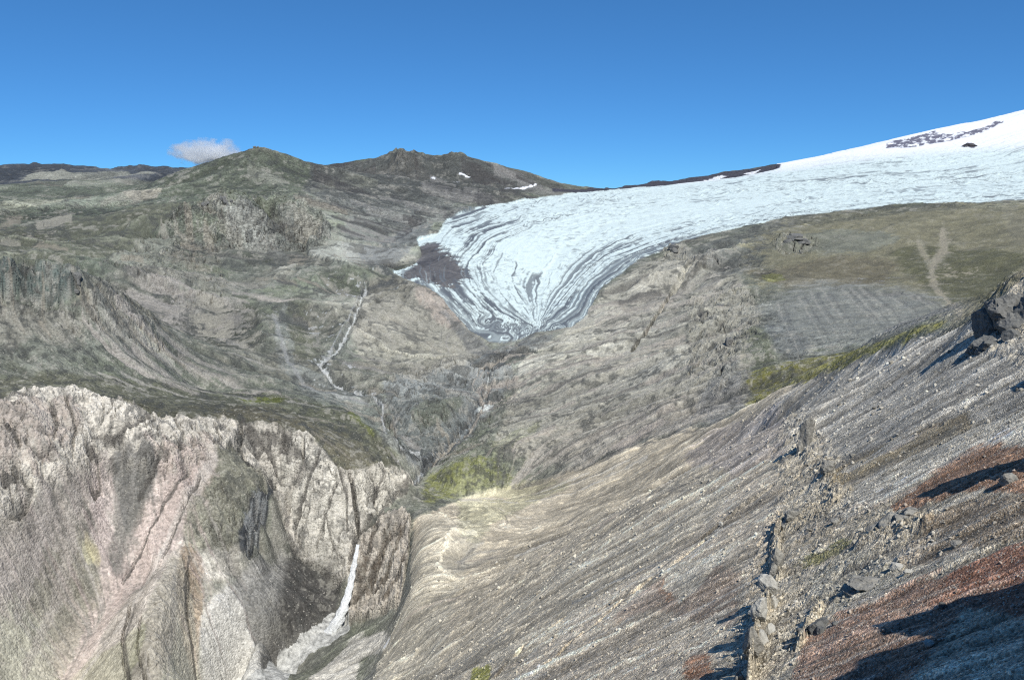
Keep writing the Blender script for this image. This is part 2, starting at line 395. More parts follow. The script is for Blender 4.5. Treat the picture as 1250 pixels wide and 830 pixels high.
C_(.48, (955, 590), (930, 540), (975, 505), (1030, 560), (1040, 620), (1130, 600), (1150, 660), (1060, 720), (1000, 760), (950, 830), (900, 830), (900, 740), (930, 650), soft=3)
C_(.6, (1185, 402), (1205, 366), (1228, 340), (1260, 320), (1420, 250), (1420, 420), (1250, 450), (1200, 435), soft=2)
C_(.6, (805, 300), (850, 305), (885, 320), (850, 330), (810, 310), soft=2)
C_(.45, (840, 360), (920, 350), (930, 400), (880, 480), (840, 460), soft=4)
C_(.6, (940, 295), (965, 285), (1000, 295), (1000, 312), (950, 308), soft=3)
C_(.35, (480, 187), (510, 184), (560, 192), (660, 226), (560, 226), soft=2)
C_(.4, (440, 470), (560, 440), (620, 430), (640, 480), (600, 560), (520, 580), (470, 540), soft=4)
GLAC = [(655, 405), (630, 414), (600, 417), (578, 408), (560, 392), (540, 368), (518, 350), (500, 346), (478, 338), (482, 330), (505, 322), (515, 310), (508, 295), (535, 286), (545, 268), (575, 256), (640, 245),
        (700, 236), (732, 232.5), (794, 226.5), (856, 221), (898, 216.5), (939, 209), (958, 202), (1000, 194), (1050, 186), (1100, 168), (1250, 132), (1500, 80), (1500, 238),
        (1250, 244), (1180, 250), (1110, 249), (1040, 256), (970, 263), (900, 277), (840, 292), (782, 314), (745, 342), (728, 362), (714, 386), (698, 398), (675, 402)]
mg = area(GLAC, soft=2, rag=.25, hard=.12)
glac = np.zeros(W.shape, F32); put(glac, mg, 1.0)
glac = np.maximum(glac, ((LRg > lg(6900)) & (A2 > pix(948, 200)[0]) & (A2 < R_(60))).astype(F32))
crag = lerp(crag, .05, glac)
gsoft = np.zeros(W.shape, F32); put(gsoft, area(GLAC, soft=14, rag=0, hard=.5), 1.0); gsoft = np.maximum(gsoft, glac*.9)
calm = np.ones(W.shape, F32)
put(calm, area([(900, 290), (970, 264), (1110, 250), (1500, 245), (1500, 400), (1172, 388), (1000, 432), (945, 440), (925, 380)], soft=20, rag=.6, hard=.5), .38)
put(calm, area([(-60, 470), (200, 475), (330, 480), (420, 500), (500, 590), (400, 570), (330, 528), (110, 490), (-60, 492)], soft=6), .5)
put(calm, area([(195, 222), (313, 180), (400, 222), (385, 240), (300, 245)], soft=4), .6)
put(calm, area([(385, 210), (440, 195), (500, 180), (680, 235), (600, 250), (500, 262), (420, 250)], soft=4), 1.5)
WX = Xg; WY = Yg
ZD = Zg.copy()
RU = noise2(A2*30, LRg*45, 9)
k = 0
for lam in (900, 450, 225, 112, 56, 28, 14, 7, 3.5, 1.75, .9, .45):
    k += 1
    wr = sstep(lg(lam/.16)-.5, lg(lam/.16)+.3, axR)*(1-sstep(lg(lam/.0022), lg(lam/.0012), axR))
    jj = np.where(wr > 1e-3)[0]
    if not len(jj): continue
    s = (slice(None), slice(jj[0], jj[-1]+1)); w_ = wr[None, jj[0]:jj[-1]+1].astype(F32)
    x, y, z, c = WX[s], WY[s], Zg[s], crag[s]
    n = noise3(x/lam+.37, y/lam, z/lam*1.3, k)
    rid = 1-2.2*np.abs(n)
    far = 1.0-.6*sstep(lg(1800), lg(5000), LRg[s])
    cw = sstep(lg(lam/.05)-.5, lg(lam/.05)+.2, LRg[s])
    ZD[s] += w_*lam*far*(n*.062*calm[s]*(1-gsoft[s]*.9)*(1-.4*sstep(lg(500), lg(300), LRg[s]))+cw*(c**1.2)*(.26*rid-.07)*(1-.35*sstep(lg(500), lg(300), LRg[s])))
B3_ = noise2(A2*160, LRg*200, 23)
CREV = [(((427, 590), (430, 605), (434, 630), (438, 655), (431, 682), (427, 702)), 2.5, -9), (((112, 534), (140, 540), (168, 536), (188, 522)), 2.2, -7), (((2, 575), (20, 568), (38, 590), (30, 612), (8, 626)), 2.2, -8),
        (((105, 545), (118, 560), (122, 590), (112, 604)), 2, -7), (((60, 492), (70, 512), (66, 530)), 2, -6), (((0, 515), (14, 522), (22, 536)), 3, -7), (((392, 560), (382, 590), (370, 625), (362, 655)), 1.6, -5),
        (((412, 600), (400, 640), (388, 680)), 1.6, -5), (((345, 538), (352, 556), (368, 560), (372, 548)), 1.6, -5), (((300, 528), (318, 540), (340, 545), (356, 540)), 1.6, -5), (((312, 560), (322, 548), (330, 560), (338, 590)), 1.5, -5),
        (((452, 590), (458, 605), (456, 622), (464, 640)), 1.6, -5), (((470, 590), (462, 610), (448, 628)), 1.4, -4), (((410, 572), (424, 620), (424, 660)), 1.4, -4), (((400, 650), (408, 680), (420, 700)), 1.6, -5),
        (((225, 690), (232, 720), (228, 760), (236, 800), (240, 835)), 2.2, -6), (((160, 745), (150, 780), (152, 815), (160, 840)), 2.4, -6), (((172, 760), (168, 800), (178, 835)), 1.8, -5), (((200, 560), (190, 590), (170, 620)), 1.6, -4),
        (((230, 580), (205, 620), (180, 665), (150, 715)), 1.4, -3), (((245, 590), (222, 640), (200, 690)), 1.4, -3), (((80, 490), (92, 520), (88, 550)), 1.8, -5), (((215, 528), (225, 545), (220, 560)), 1.6, -4), (((262, 525), (270, 540), (262, 552)), 1.6, -4)]
def lift(h, *pts, w=4, **k):
    sl, v = track(pts, w, **k); ZD[sl] += h*v*(.75 if h < 0 else .42)*(1+1.2*WN[sl]+.6*B3_[sl])
lift(6.5, (938, 738), (930, 760), (924, 785), (914, 835), w=5, rag=.3)
lift(2.6, (984, 522), (986, 545), (990, 560), w=9, rag=1.3); lift(2, (1000, 570), (1010, 590), (1018, 610), w=9, rag=1.2)
lift(3.5, (950, 640), (944, 690), (948, 705), w=6, rag=1.2); lift(2, (1010, 620), (960, 640), w=12, rag=1.4)
lift(2.5, (1000, 745), (985, 770), (975, 790), w=6, rag=.8); lift(2, (1130, 640), (1090, 650), (1050, 665), w=8, rag=.8)
lift(-4, (1000, 560), (900, 622), (850, 660), (780, 700), (700, 745), (640, 790), (600, 830), w=3.5, rag=.6)
lift(-3, (860, 662), (800, 702), (720, 765), (660, 815), w=2.5, rag=.6)
lift(-8, (630, 422), (622, 425), (602, 442), (596, 470), (590, 492), (572, 520), (552, 545), (528, 568), (505, 592), w=5, rag=.5)
lift(-7, (447, 362), (438, 385), (427, 404), (408, 426), (386, 441), (405, 460), (425, 472), (455, 488), (470, 515), (490, 552), (512, 560), w=3.5, rag=.5)
lift(-5, (700, 574), (660, 590), (630, 599), w=2, rag=.3, rmin=800)
lift(-9, (430, 600), (434, 625), (437, 650), w=3, rag=.4); lift(-10, (295, 532), (290, 548), (300, 568), (318, 585), (335, 602), w=3, rag=.4)
lift(-12, (325, 606), (318, 636), (304, 672), w=5, rag=.3); lift(-7, (370, 555), (374, 578), (360, 600), (350, 630), w=3, rag=.5)
for q, w_, h_ in CREV: lift(h_, *q, w=w_, rag=.8)
lift(48, (488, 187), (500, 183), (512, 189), w=7, rag=.25); lift(25, (478, 189), (490, 186), w=5, rag=.3); lift(30, (545, 190), (565, 192), w=5, rag=.5)
lift(8, (150, 508), (175, 512), (185, 520), w=6, rag=.6); lift(-8, (112, 560), (118, 585), (114, 600), w=3, rag=.5)
for q in (((497, 650), (486, 680), (474, 712), (452, 752)), ((486, 655), (470, 690), (455, 730)), ((474, 665), (462, 700), (446, 740))): lift(-9, *q, w=3, rag=.8)
lift(-14, (846, 322), (820, 352), (800, 385), (772, 425), w=2, rag=.4); lift(10, (820, 300), (835, 303), w=6, rag=.8)
crack = np.zeros(W.shape, F32)
_j = (slice(None), slice(int(np.searchsorted(axR, lg(70))), int(np.searchsorted(axR, lg(5200)))))
_a, _l, _w, _c = A2[_j], LRg[_j], W[_j], crag[_j]
_u = _a+.004*noise2(_a*70, _l*70, 61)+.0015*noise2(_a*240, _l*240, 62); _v = _l+.006*noise2(_a*60, _l*60, 63)
for _k, _t, _h in ((22, .07, .0075), (60, .10, .0040), (150, .13, .0016)):
    q = 1-sstep(0, _t, np.abs(noise3(_u*_k, _v*_k*.8, _w*_k*.6, 64)))
    q *= sstep(.12, .5, _c)*(.5 if _k < 30 else 1)*(1-.55*sstep(lg(500), lg(300), _l))*sstep(-.25, .15, noise2(_a*40+_k, _l*40, 65))
    ZD[_j] -= Rg[_j]*_h*q; crack[_j] = np.maximum(crack[_j], q*(.9 if _k < 100 else .7))
print('relief')
# ------------------------------------------------------------------ flow lines down the slopes
def lic(d, steps, seed, sm, lr1=lg(12000)):
    ua = np.arange(R_(-42), R_(42), d); ur = np.arange(lg(50), lr1, d)
    ii = np.interp(ua, axA, np.arange(NA)); jj = np.interp(ur, axR, np.arange(NR))
    i0 = ii.astype(int); j0 = jj.astype(int); f = (ii-i0).astype(F32)[:, None]; g = (jj-j0).astype(F32)[None, :]
    H = (ZD[i0][:, j0]*(1-f)+ZD[i0+1][:, j0]*f)*(1-g)+(ZD[i0][:, j0+1]*(1-f)+ZD[i0+1][:, j0+1]*f)*g
    del i0, j0
    for _ in range(2): H = blur1(blur1(H.astype(np.float64), sm, 0), sm, 1)
    gx = np.gradient(H, axis=0).astype(F32); gy = np.gradient(H, axis=1).astype(F32); m = np.hypot(gx, gy)+1e-9
    nx, ny = H.shape
    px = np.clip(np.arange(nx, dtype=F32)[:, None]-gx/m, 0, nx-1.001); py = np.clip(np.arange(ny, dtype=F32)[None, :]-gy/m, 0, ny-1.001)
    g_ = np.random.default_rng(seed); v = g_.standard_normal(H.shape).astype(F32)
    def bl(F, x, y):
        a = x.astype(np.int32); b = y.astype(np.int32); fx = x-a; fy = y-b; i = a*ny+b; Ff = F.ravel()
        return (Ff[i]*(1-fy)+Ff[i+1]*fy)*(1-fx)+(Ff[i+ny]*(1-fy)+Ff[i+ny+1]*fy)*fx
    for s_ in range(steps):
        v = (v+bl(v, px, py))*.5
        if s_ < steps-1:
            qx, qy = bl(px, px, py), bl(py, px, py); px, py = np.clip(qx, 0, nx-1.01), np.clip(qy, 0, ny-1.01)
    v /= v.std()+1e-9
    ii = np.clip((axA-ua[0])/d, 0, nx-1.001); jj = np.clip((axR-ur[0])/d, 0, ny-1.001)
    i0 = ii.astype(int); j0 = jj.astype(int); f = (ii-i0).astype(F32)[:, None]; g = (jj-j0).astype(F32)[None, :]
    return ((v[i0][:, j0]*(1-f)+v[i0+1][:, j0]*f)*(1-g)+(v[i0][:, j0+1]*(1-f)+v[i0+1][:, j0+1]*f)*g).astype(F32)
S0 = np.clip(lic(.00085, 4, 7, 5, lg(4500)), -2.5, 2.5)*(1-sstep(lg(3500), lg(4500), LRg)); S1 = lic(.0016, 6, 1, 3); S2 = lic(.0042, 6, 2, 3); S3 = lic(.011, 5, 3, 2)
S1 = np.clip(S1, -2.5, 2.5); S2 = np.clip(S2, -2.5, 2.5); S3 = np.clip(S3, -2.5, 2.5); S4 = np.clip(lic(.026, 4, 8, 1), -2.2, 2.2)*sstep(lg(500), lg(900), LRg)
slope_amp = (.9+1.1*sstep(.5, .8, crag)*sstep(lg(500), lg(700), LRg))*(1-gsoft)*np.minimum(calm, 1)
ZD += Rg*slope_amp*(.00022*S0+.0006*S1+.0015*S2+.0030*S3+.0036*S4).astype(F32)*(1-.2*sstep(lg(2500), lg(6000), LRg))
print('flow')
WN = WN*.75+.22*S2+.14*S1+.10*S3
# ------------------------------------------------------------------ rock, soil, moss and ice colours (albedo, linear), plus painted gorge shade
col = np.empty(W.shape+(3,), F32); col[:] = (.150, .152, .128)
def PC_(c, *pts, amt=1.0, **k):
    m = area(pts, **k)
    if m is None: return
    sl, v = m; col[sl] += (np.array(c, F32)-col[sl])*(v*amt)[..., None]
def PT_(c, *pts, w=2, amt=1.0, **k):
    sl, v = track(pts, w, **k); col[sl] += (np.array(c, F32)-col[sl])*(v*amt)[..., None]
def blend(c, m, amt=1.0):
    global col
    col += (np.array(c, F32)-col)*(m*amt)[..., None]
B1 = noise2(A2*14, LRg*18, 21); B2 = noise2(A2*45, LRg*60, 22); B3 = noise2(A2*160, LRg*200, 23)
BX = noise3(Xg/220, Yg/220, Zg/90, 24)
blend((.20, .185, .155), sstep(.05, .5, BX+.4*B2), .7)
blend((.115, .125, .085), sstep(.0, .5, -BX+.3*B2), .6)
# far left tundra, dark plateau, mountains
PC_((.125, .135, .105), (-300, 225), (200, 225), (260, 235), (200, 330), (60, 330), (-300, 330), soft=6)
PC_((.125, .122, .09), (-60, 290), (90, 270), (200, 250), (230, 260), (150, 310), (60, 322), (-60, 322), soft=8, amt=.7)
PC_((.060, .066, .078), (-300, 203), (0, 203), (210, 203), (250, 213), (190, 218), (120, 216), (0, 226), (-300, 226), soft=3, rag=.2, rmin=6800)
blend((.060, .066, .078), sstep(lg(8200), lg(9500), LRg)*(1-glac))
PC_((.27, .26, .22), (20, 217), (60, 210), (100, 213), (125, 216), (90, 218), soft=1, rag=.8, amt=.9)
PC_((.22, .215, .18), (80, 212), (150, 210), (190, 214), (130, 216), soft=1, rag=.8, amt=.7)
PC_((.19, .185, .14), (-10, 256), (40, 250), (110, 246), (60, 258), (-10, 264), soft=2, rag=.9, amt=.8)
PC_((.27, .235, .19), (148, 246), (175, 236), (205, 232), (190, 246), (165, 250), soft=1, rag=.9, amt=.8)
PC_((.10, .108, .08), (200, 218), (290, 188), (313, 182), (345, 195), (400, 215), (410, 235), (320, 240), (200, 245), soft=4, amt=.9)
PC_((.088, .088, .082), (380, 206), (500, 183), (590, 196), (670, 230), (600, 245), (500, 262), (420, 260), (370, 235), soft=4, amt=.95)
PC_((.11, .10, .09), (455, 205), (500, 188), (530, 215), (510, 225), soft=3, rag=.8, amt=.5)
PT_((.25, .24, .2), (303, 211), (320, 214), (345, 222), w=1.5, amt=.6)
PT_((.2, .195, .16), (380, 236), (400, 228), (425, 226), (460, 226), w=1.5, amt=.6)
PC_((.13, .13, .12), (430, 262), (520, 250), (560, 256), (500, 290), (470, 320), (440, 340), (420, 300), soft=6, amt=.7)
PC_((.20, .195, .18), (280, 262), (345, 262), (420, 300), (450, 335), (400, 320), (330, 310), soft=4, amt=.5)
for p in (((305, 292), (350, 315), (300, 285)), ((278, 283), (310, 300), (322, 305)),): PT_((.30, .29, .26), *p, w=2.5, amt=.7)
PC_((.26, .25, .215), (130, 320), (170, 295), (200, 285), (230, 300), (200, 330), (170, 335), soft=2, rag=1, amt=.5)
PC_((.22, .205, .18), (180, 335), (240, 330), (290, 360), (240, 390), (200, 375), soft=3, rag=.9, amt=.4)
PC_((.30, .28, .24), (290, 372), (340, 385), (335, 402), (300, 390), soft=2, rag=1, amt=.4)
# butte
PC_((.115, .135, .125), (-20, 323), (50, 320), (97, 324), (103, 345), (90, 360), (50, 364), (-20, 368), soft=2, rmax=1400, amt=.9)
PC_((.26, .235, .20), (-20, 366), (60, 372), (110, 400), (90, 430), (40, 410), (20, 430), (-20, 420), soft=4, rag=.9, amt=.6)
PC_((.25, .225, .195), (108, 330), (150, 365), (215, 440), (190, 440), (120, 390), (92, 362), soft=3, rag=.6, amt=.6)
PT_((.36, .34, .29), (150, 385), (180, 415), (212, 443), w=4, amt=.8, taper=True)
PT_((.31, .30, .26), (120, 370), (150, 400), (175, 430), w=3, amt=.6, taper=True)
# plateau over the gorge
PC_((.10, .10, .072), (-60, 470), (60, 455), (200, 470), (330, 478), (420, 500), (470, 545), (500, 588), (460, 590), (420, 600), (380, 560), (330, 530), (200, 530), (110, 490), (-60, 495), soft=4, amt=.9)
PC_((.12, .108, .075), (230, 505), (330, 495), (420, 530), (470, 575), (430, 585), (390, 545), (330, 525), (260, 515), soft=4, rag=.7, amt=.5)
PC_((.11, .12, .03), (288, 488), (320, 482), (355, 486), (340, 492), (300, 493), soft=2, amt=.8)
PC_((.11, .12, .04), (425, 507), (440, 510), (465, 535), (455, 540), (440, 522), soft=1, rag=.8, amt=.7)
PC_((.12, .12, .085), (350, 370), (380, 365), (375, 400), (400, 440), (350, 430), soft=4, amt=.6)
# river flats
PC_((.19, .195, .185), (335, 380), (352, 395), (362, 440), (400, 460), (470, 492), (490, 560), (470, 545), (430, 500), (370, 480), (338, 440), soft=3, rag=.6, amt=.6)
PC_((.165, .17, .175), (470, 470), (560, 440), (610, 430), (625, 460), (590, 520), (540, 570), (500, 575), (480, 530), soft=4, rag=.6, amt=.7)
PC_((.21, .19, .16), (450, 350), (500, 340), (540, 365), (580, 410), (600, 430), (560, 450), (500, 470), (440, 440), (430, 400), soft=6, amt=.75)
PC_((.26, .20, .175), (500, 355), (530, 365), (565, 400), (540, 400), soft=4, rag=.9, amt=.5)
PC_((.11, .115, .08), (500, 510), (540, 490), (570, 492), (545, 520), (510, 530), soft=3, amt=.6)
# dark moraine by the ice
PC_((.085, .087, .09), (440, 310), (500, 285), (530, 275), (520, 290), (510, 300), (470, 330), (480, 340), (560, 400), (600, 425), (680, 408), (640, 440), (590, 440), (540, 390), (490, 350), (450, 335), soft=3, amt=.75)
PC_((.10, .10, .098), (560, 258), (640, 246), (700, 236), (700, 240), (560, 265), (530, 275), soft=2, amt=.8)
# far bank between hill and stream
PC_((.31, .285, .24), (600, 560), (640, 440), (700, 400), (760, 335), (830, 295), (880, 310), (930, 375), (915, 480), (860, 515), (700, 570), soft=5, amt=.85)
PC_((.33, .30, .255), (740, 385), (800, 325), (860, 318), (830, 350), (780, 380), (740, 420), soft=3, rag=.9, amt=.6)
PC_((.30, .275, .235), (640, 520), (700, 470), (800, 440), (880, 410), (900, 430), (820, 490), (720, 530), (650, 545), soft=5, rag=.7, amt=.6)
PC_((.16, .16, .155), (845, 500), (880, 440), (910, 440), (918, 485), (870, 520), soft=3, amt=.7)
PC_((.15, .148, .14), (810, 305), (880, 290), (960, 268), (1000, 275), (930, 310), (905, 345), (870, 330), soft=4, amt=.7)
PC_((.13, .135, .07), (600, 545), (660, 520), (660, 530), (600, 570), soft=3, rag=.9, amt=.5)
# olive hill
PC_((.185, .168, .115), (915, 300), (970, 268), (1040, 258), (1110, 251), (1180, 253), (1280, 248), (1500, 250), (1500, 340), (1200, 400), (1165, 385), (1120, 362), (1060, 352), (1000, 350), (940, 352), (915, 345), soft=16, rag=1.3, hard=.5)
PC_((.085, .085, .048), (1080, 310), (1150, 300), (1260, 310), (1220, 370), (1150, 370), soft=6, rag=.7, amt=.7)
PC_((.125, .105, .075), (900, 335), (1000, 315), (1100, 320), (1080, 350), (960, 352), soft=5, rag=.7, amt=.6)
PC_((.17, .175, .15), (930, 300), (990, 285), (1060, 285), (1100, 300), (1060, 312), (960, 310), soft=5, rag=.9, amt=.6)
PC_((.16, .165, .04), (925, 335), (955, 335), (960, 345), (935, 348), soft=2, amt=.5)
PC_((.10, .10, .08), (960, 262), (1110, 250), (1190, 254), (1240, 250), (1240, 256), (1110, 262), (970, 275), soft=2, amt=.5)
PT_((.27, .245, .19), (1150, 290), (1154, 305), (1140, 322), (1137, 335), (1142, 352), (1158, 370), (1172, 385), w=3.5, rag=1.2, amt=.6)
PT_((.25, .23, .175), (1120, 300), (1132, 318), (1137, 330), w=2.2, rag=1.2, amt=.5)
PT_((.22, .20, .15), (1226, 255), (1240, 275), (1250, 280), w=3, amt=.6)
PC_((.21, .208, .19), (920, 378), (960, 358), (1000, 350), (1080, 352), (1130, 362), (1172, 386), (1100, 402), (1000, 430), (935, 445), soft=12, rag=1.2, hard=.5)
PC_((.12, .125, .09), (912, 400), (930, 395), (945, 430), (960, 440), (930, 460), (910, 450), soft=3, rag=.9, amt=.8)
PC_((.11, .115, .12), (925, 395), (950, 395), (990, 420), (980, 435), (950, 430), soft=3, rag=.9, amt=.5)
LATE_MOSS = ((.14, .135, .045), (912, 455), (940, 448), (1000, 436), (1060, 424), (1150, 395), (1150, 400), (1050, 438), (1000, 455), (950, 478), (915, 495))
PC_((.20, .19, .15), (905, 400), (912, 400), (908, 450), (918, 490), (905, 485), soft=1, amt=.7)
# near scree slope
_ms = np.clip(.72+.14*S2+.12*S1+.6*B3+.4*B2, 0, 1)
def MOSS(c, *pts, **k):
    m = area(pts, **k); sl, v = m; col[sl] += (np.array(c, F32)-col[sl])*(v*_ms[sl])[..., None]
nearm = np.zeros(W.shape, F32); put(nearm, area(NEAR, soft=3), 1.0)
blend((.262, .238, .19), nearm)
PC_((.195, .188, .168), (1192, 394), (1300, 420), (1300, 505), (1180, 520), (1060, 560), (1000, 560), (930, 520), (960, 476), (1100, 422), soft=6, amt=.85)
PC_((.165, .15, .148), (880, 520), (950, 500), (960, 560), (900, 580), (830, 560), soft=6, rag=.9, amt=.6)
PC_((.36, .34, .29), (1280, 488), (1280, 545), (1200, 556), (1110, 592), (1030, 640), (1010, 625), (1060, 580), (1150, 530), soft=3, rag=.7, amt=.9)
PC_((.12, .10, .065), (1180, 500), (1040, 560), (1000, 590), (1020, 600), (1080, 570), (1190, 520), soft=2, rag=.7, amt=.8)
PC_((.17, .10, .065), (1280, 535), (1280, 600), (1175, 600), (1100, 625), (1080, 620), (1160, 565), (1190, 545), soft=3, rag=.7, amt=.9)
PC_((.12, .095, .07), (1280, 600), (1280, 650), (1160, 680), (1090, 690), (1130, 640), (1180, 610), soft=3, rag=.8, amt=.8)
PC_((.165, .088, .062), (1280, 655), (1280, 760), (1180, 740), (1130, 740), (1160, 700), (1220, 670), soft=3, rag=.9, amt=.95)
PC_((.175, .105, .075), (960, 850), (985, 780), (1050, 730), (1150, 700), (1180, 740), (1100, 850), soft=3, rag=.9, amt=.8)
PC_((.33, .29, .23), (600, 850), (720, 740), (860, 640), (930, 560), (960, 600), (940, 700), (900, 760), (870, 850), soft=6, rag=.8, amt=.75)
PC_((.14, .10, .08), (740, 760), (830, 690), (880, 690), (905, 700), (900, 760), (860, 760), (800, 740), soft=4, rag=.9, amt=.6)
PC_((.19, .10, .06), (835, 830), (838, 800), (865, 800), (872, 830), soft=3, rag=.9, amt=.9)
PC_((.21, .12, .07), (805, 720), (815, 700), (830, 712), (822, 735), soft=3, rag=.9, amt=.7)
PC_((.36, .34, .28), (820, 690), (870, 680), (900, 660), (850, 720), (830, 735), (810, 715), soft=2, rag=1, amt=.7)
PC_((.34, .32, .27), (855, 770), (885, 740), (893, 735), (870, 775), soft=2, rag=1, amt=.6)
PC_((.20, .195, .165), (985, 700), (1040, 670), (1090, 690), (1090, 720), (1040, 745), (1000, 740), soft=3, rag=.7, amt=.7)
PC_((.15, .15, .05), (965, 690), (980, 680), (1030, 655), (1045, 660), (1000, 685), soft=2, rag=1, amt=.7)
MOSS((.115, .12, .05), (522, 590), (552, 576), (585, 572), (612, 580), (640, 588), (600, 597), (560, 604), (530, 622), (515, 626), soft=3, rag=1.0, hard=.3)
PC_((.14, .145, .085), (560, 600), (680, 585), (700, 595), (600, 640), (580, 670), (560, 650), soft=4, rag=.9, amt=.5)
PC_((.19, .187, .16), (440, 850), (520, 640), (600, 640), (560, 720), (520, 850), soft=6, rag=.7, amt=.4)
PC_((.16, .165, .02), (573, 835), (577, 815), (598, 812), (600, 835), soft=2, amt=.8)
MOSS(*LATE_MOSS, soft=3, rag=1.0, hard=.35)
for p, w_ in ((((1000, 560), (900, 620), (850, 660), (780, 700), (700, 745), (640, 790), (600, 830)), 3), (((860, 655), (800, 700), (720, 760), (660, 810)), 2.5), 
              (((930, 492), (860, 523), (780, 551), (700, 575)), 1.3), (((780, 610), (700, 650), (640, 700)), 2)):
    PT_((.10, .098, .09), *p, w=w_, amt=.75)
PT_((.10, .098, .09), (700, 573), (660, 589), (625, 600), w=1.6, amt=.75, rmin=800)
PT_((.24, .25, .25), (880, 640), (840, 665), (760, 705), (700, 735), w=4, amt=.6)
PT_((.10, .092, .08), (770, 425), (800, 385), (840, 340), (862, 322), w=1.8, amt=.8)
# gorge
PC_((.49, .46, .40), *CLIFF, soft=2, rag=.3)
PC_((.50, .48, .42), (345, 530), (385, 545), (420, 600), (430, 640), (425, 710), (405, 712), (370, 690), (340, 600), soft=3, rag=.6, amt=.8)
PC_((.24, .195, .17), (-60, 495), (60, 490), (110, 500), (80, 540), (20, 560), (-60, 580), soft=4, rag=1, amt=.6)
PC_((.33, .26, .225), (180, 560), (250, 545), (262, 560), (215, 610), (170, 620), soft=3, rag=.8, amt=.6)
PC_((.43, .41, .35), (428, 585), (475, 580), (500, 592), (470, 630), (440, 650), soft=2, amt=.7)
FAN = [(-60, 640), (20, 640), (60, 600), (110, 575), (150, 590), (200, 595), (240, 575), (262, 560), (240, 600), (228, 680), (215, 740), (190, 850), (-60, 900)]
PC_((.27, .245, .215), *FAN, soft=4)
PC_((.36, .305, .275), (200, 590), (250, 565), (240, 640), (150, 740), (80, 850), (30, 850), (110, 750), (170, 650), soft=4, rag=.5, amt=.85)
PC_((.40, .35, .32), (115, 570), (138, 560), (140, 640), (128, 690), (110, 660), soft=2, rag=.4, amt=.85)
PC_((.15, .148, .138), (142, 560), (170, 560), (205, 575), (160, 640), (146, 668), (140, 600), soft=3, rag=.5, amt=.85)
PC_((.27, .245, .225), (20, 660), (60, 620), (90, 640), (70, 720), (0, 740), (-40, 720), soft=5, rag=.7, amt=.6)
PC_((.12, .12, .085), (60, 700), (115, 680), (125, 720), (80, 800), (40, 850), (-20, 850), soft=5, rag=.7, amt=.6)
PC_((.25, .25, .20), (0, 780), (60, 770), (60, 850), (0, 850), soft=5, rag=.9, amt=.5)
PC_((.40, .38, .25), (103, 672), (118, 670), (122, 685), (106, 690), soft=1, rag=1, amt=.7)
PC_((.175, .172, .135), (284, 542), (300, 570), (334, 602), (300, 610), (290, 680), (255, 690), (225, 680), (230, 620), (258, 570), soft=3, rag=.4, amt=.9)
PC_((.30, .285, .25), (232, 690), (290, 672), (310, 686), (300, 705), (250, 715), soft=2, rag=.7, amt=.8)
PC_((.15, .105, .07), (222, 690), (240, 680), (246, 720), (240, 780), (226, 800), soft=3, rag=1.2, amt=.6)
PC_((.17, .16, .13), (215, 690), (225, 690), (240, 850), (150, 850), (180, 760), soft=4, rag=.6, amt=.7)
PC_((.13, .135, .08), (60, 850), (140, 800), (180, 770), (150, 850), soft=3, rag=.8, amt=.5)
PC_((.20, .19, .17), (330, 610), (345, 600), (352, 660), (350, 700), (330, 690), (335, 650), soft=2, rag=.6, amt=.5)
PC_((.215, .21, .195), (310, 690), (350, 690), (372, 700), (390, 780), (330, 850), (245, 850), (250, 760), soft=3, rag=.3, amt=.9)
PC_((.055, .06, .065), (335, 600), (331, 618), (325, 640), (318, 662), (306, 680), (296, 678), (293, 662), (302, 640), (308, 618), (320, 610), soft=1, rag=.5, amt=.92)  # shadowed side of the spur, its shade painted in as near-black rock
for p in (((316, 612), (310, 640), (302, 672)), ((324, 612), (318, 640), (310, 668))): PT_((.17, .18, .18), *p, w=1.2, rag=1, amt=.8)
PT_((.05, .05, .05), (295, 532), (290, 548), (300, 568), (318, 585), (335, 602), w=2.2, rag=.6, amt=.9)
PC_((.052, .050, .046), (352, 664), (378, 688), (395, 700), (424, 716), (414, 768), (386, 788), (345, 816), (312, 840), (330, 780), (342, 735), soft=4, rag=.2, hard=.45, amt=1)  # shade of the gorge wall painted onto the talus, along with spray damp
PC_((.33, .30, .255), *WALL, soft=2, rag=.3)
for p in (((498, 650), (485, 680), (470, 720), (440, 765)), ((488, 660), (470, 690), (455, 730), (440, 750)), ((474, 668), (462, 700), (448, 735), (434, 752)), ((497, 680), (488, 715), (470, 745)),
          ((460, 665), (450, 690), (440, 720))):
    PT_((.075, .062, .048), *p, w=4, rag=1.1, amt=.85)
PC_((.44, .42, .37), (360, 850), (400, 820), (430, 790), (470, 770), (480, 790), (440, 810), (430, 850), soft=3, rag=.4, amt=.9)
# streams
WATERL = (.42, .43, .42)
STREAMS = [((447, 362), (438, 385), (427, 404), (408, 426), (386, 441), (405, 460), (425, 472), (455, 488), (468, 500), (466, 515), (472, 535), (490, 552), (512, 556)),
           ((600, 440), (594, 470), (590, 492)), ((585, 500), (572, 522), (556, 540), (540, 556), (520, 575), (503, 594))]
PT_((.10, .105, .11), *STREAMS[0], w=5, rag=.9, amt=.5); PT_(WATERL, *STREAMS[0], w=1.2, rag=1.9, amt=.75)
PT_((.095, .10, .108), (625, 425), (600, 442), (594, 470), (588, 495), (570, 525), (550, 550), (520, 575), w=8, rag=.7, amt=.6)
PT_((.055, .06, .065), (650, 408), (625, 425), (602, 442), (594, 470), (588, 495), (570, 525), (550, 548), (520, 575), (504, 594), w=4.5, rag=1.1, amt=.8)
PT_((.24, .25, .26), *STREAMS[2], w=1.4, rag=1.7, amt=.7); PT_(WATERL, *STREAMS[1], w=1.0, rag=1.8, amt=.6)
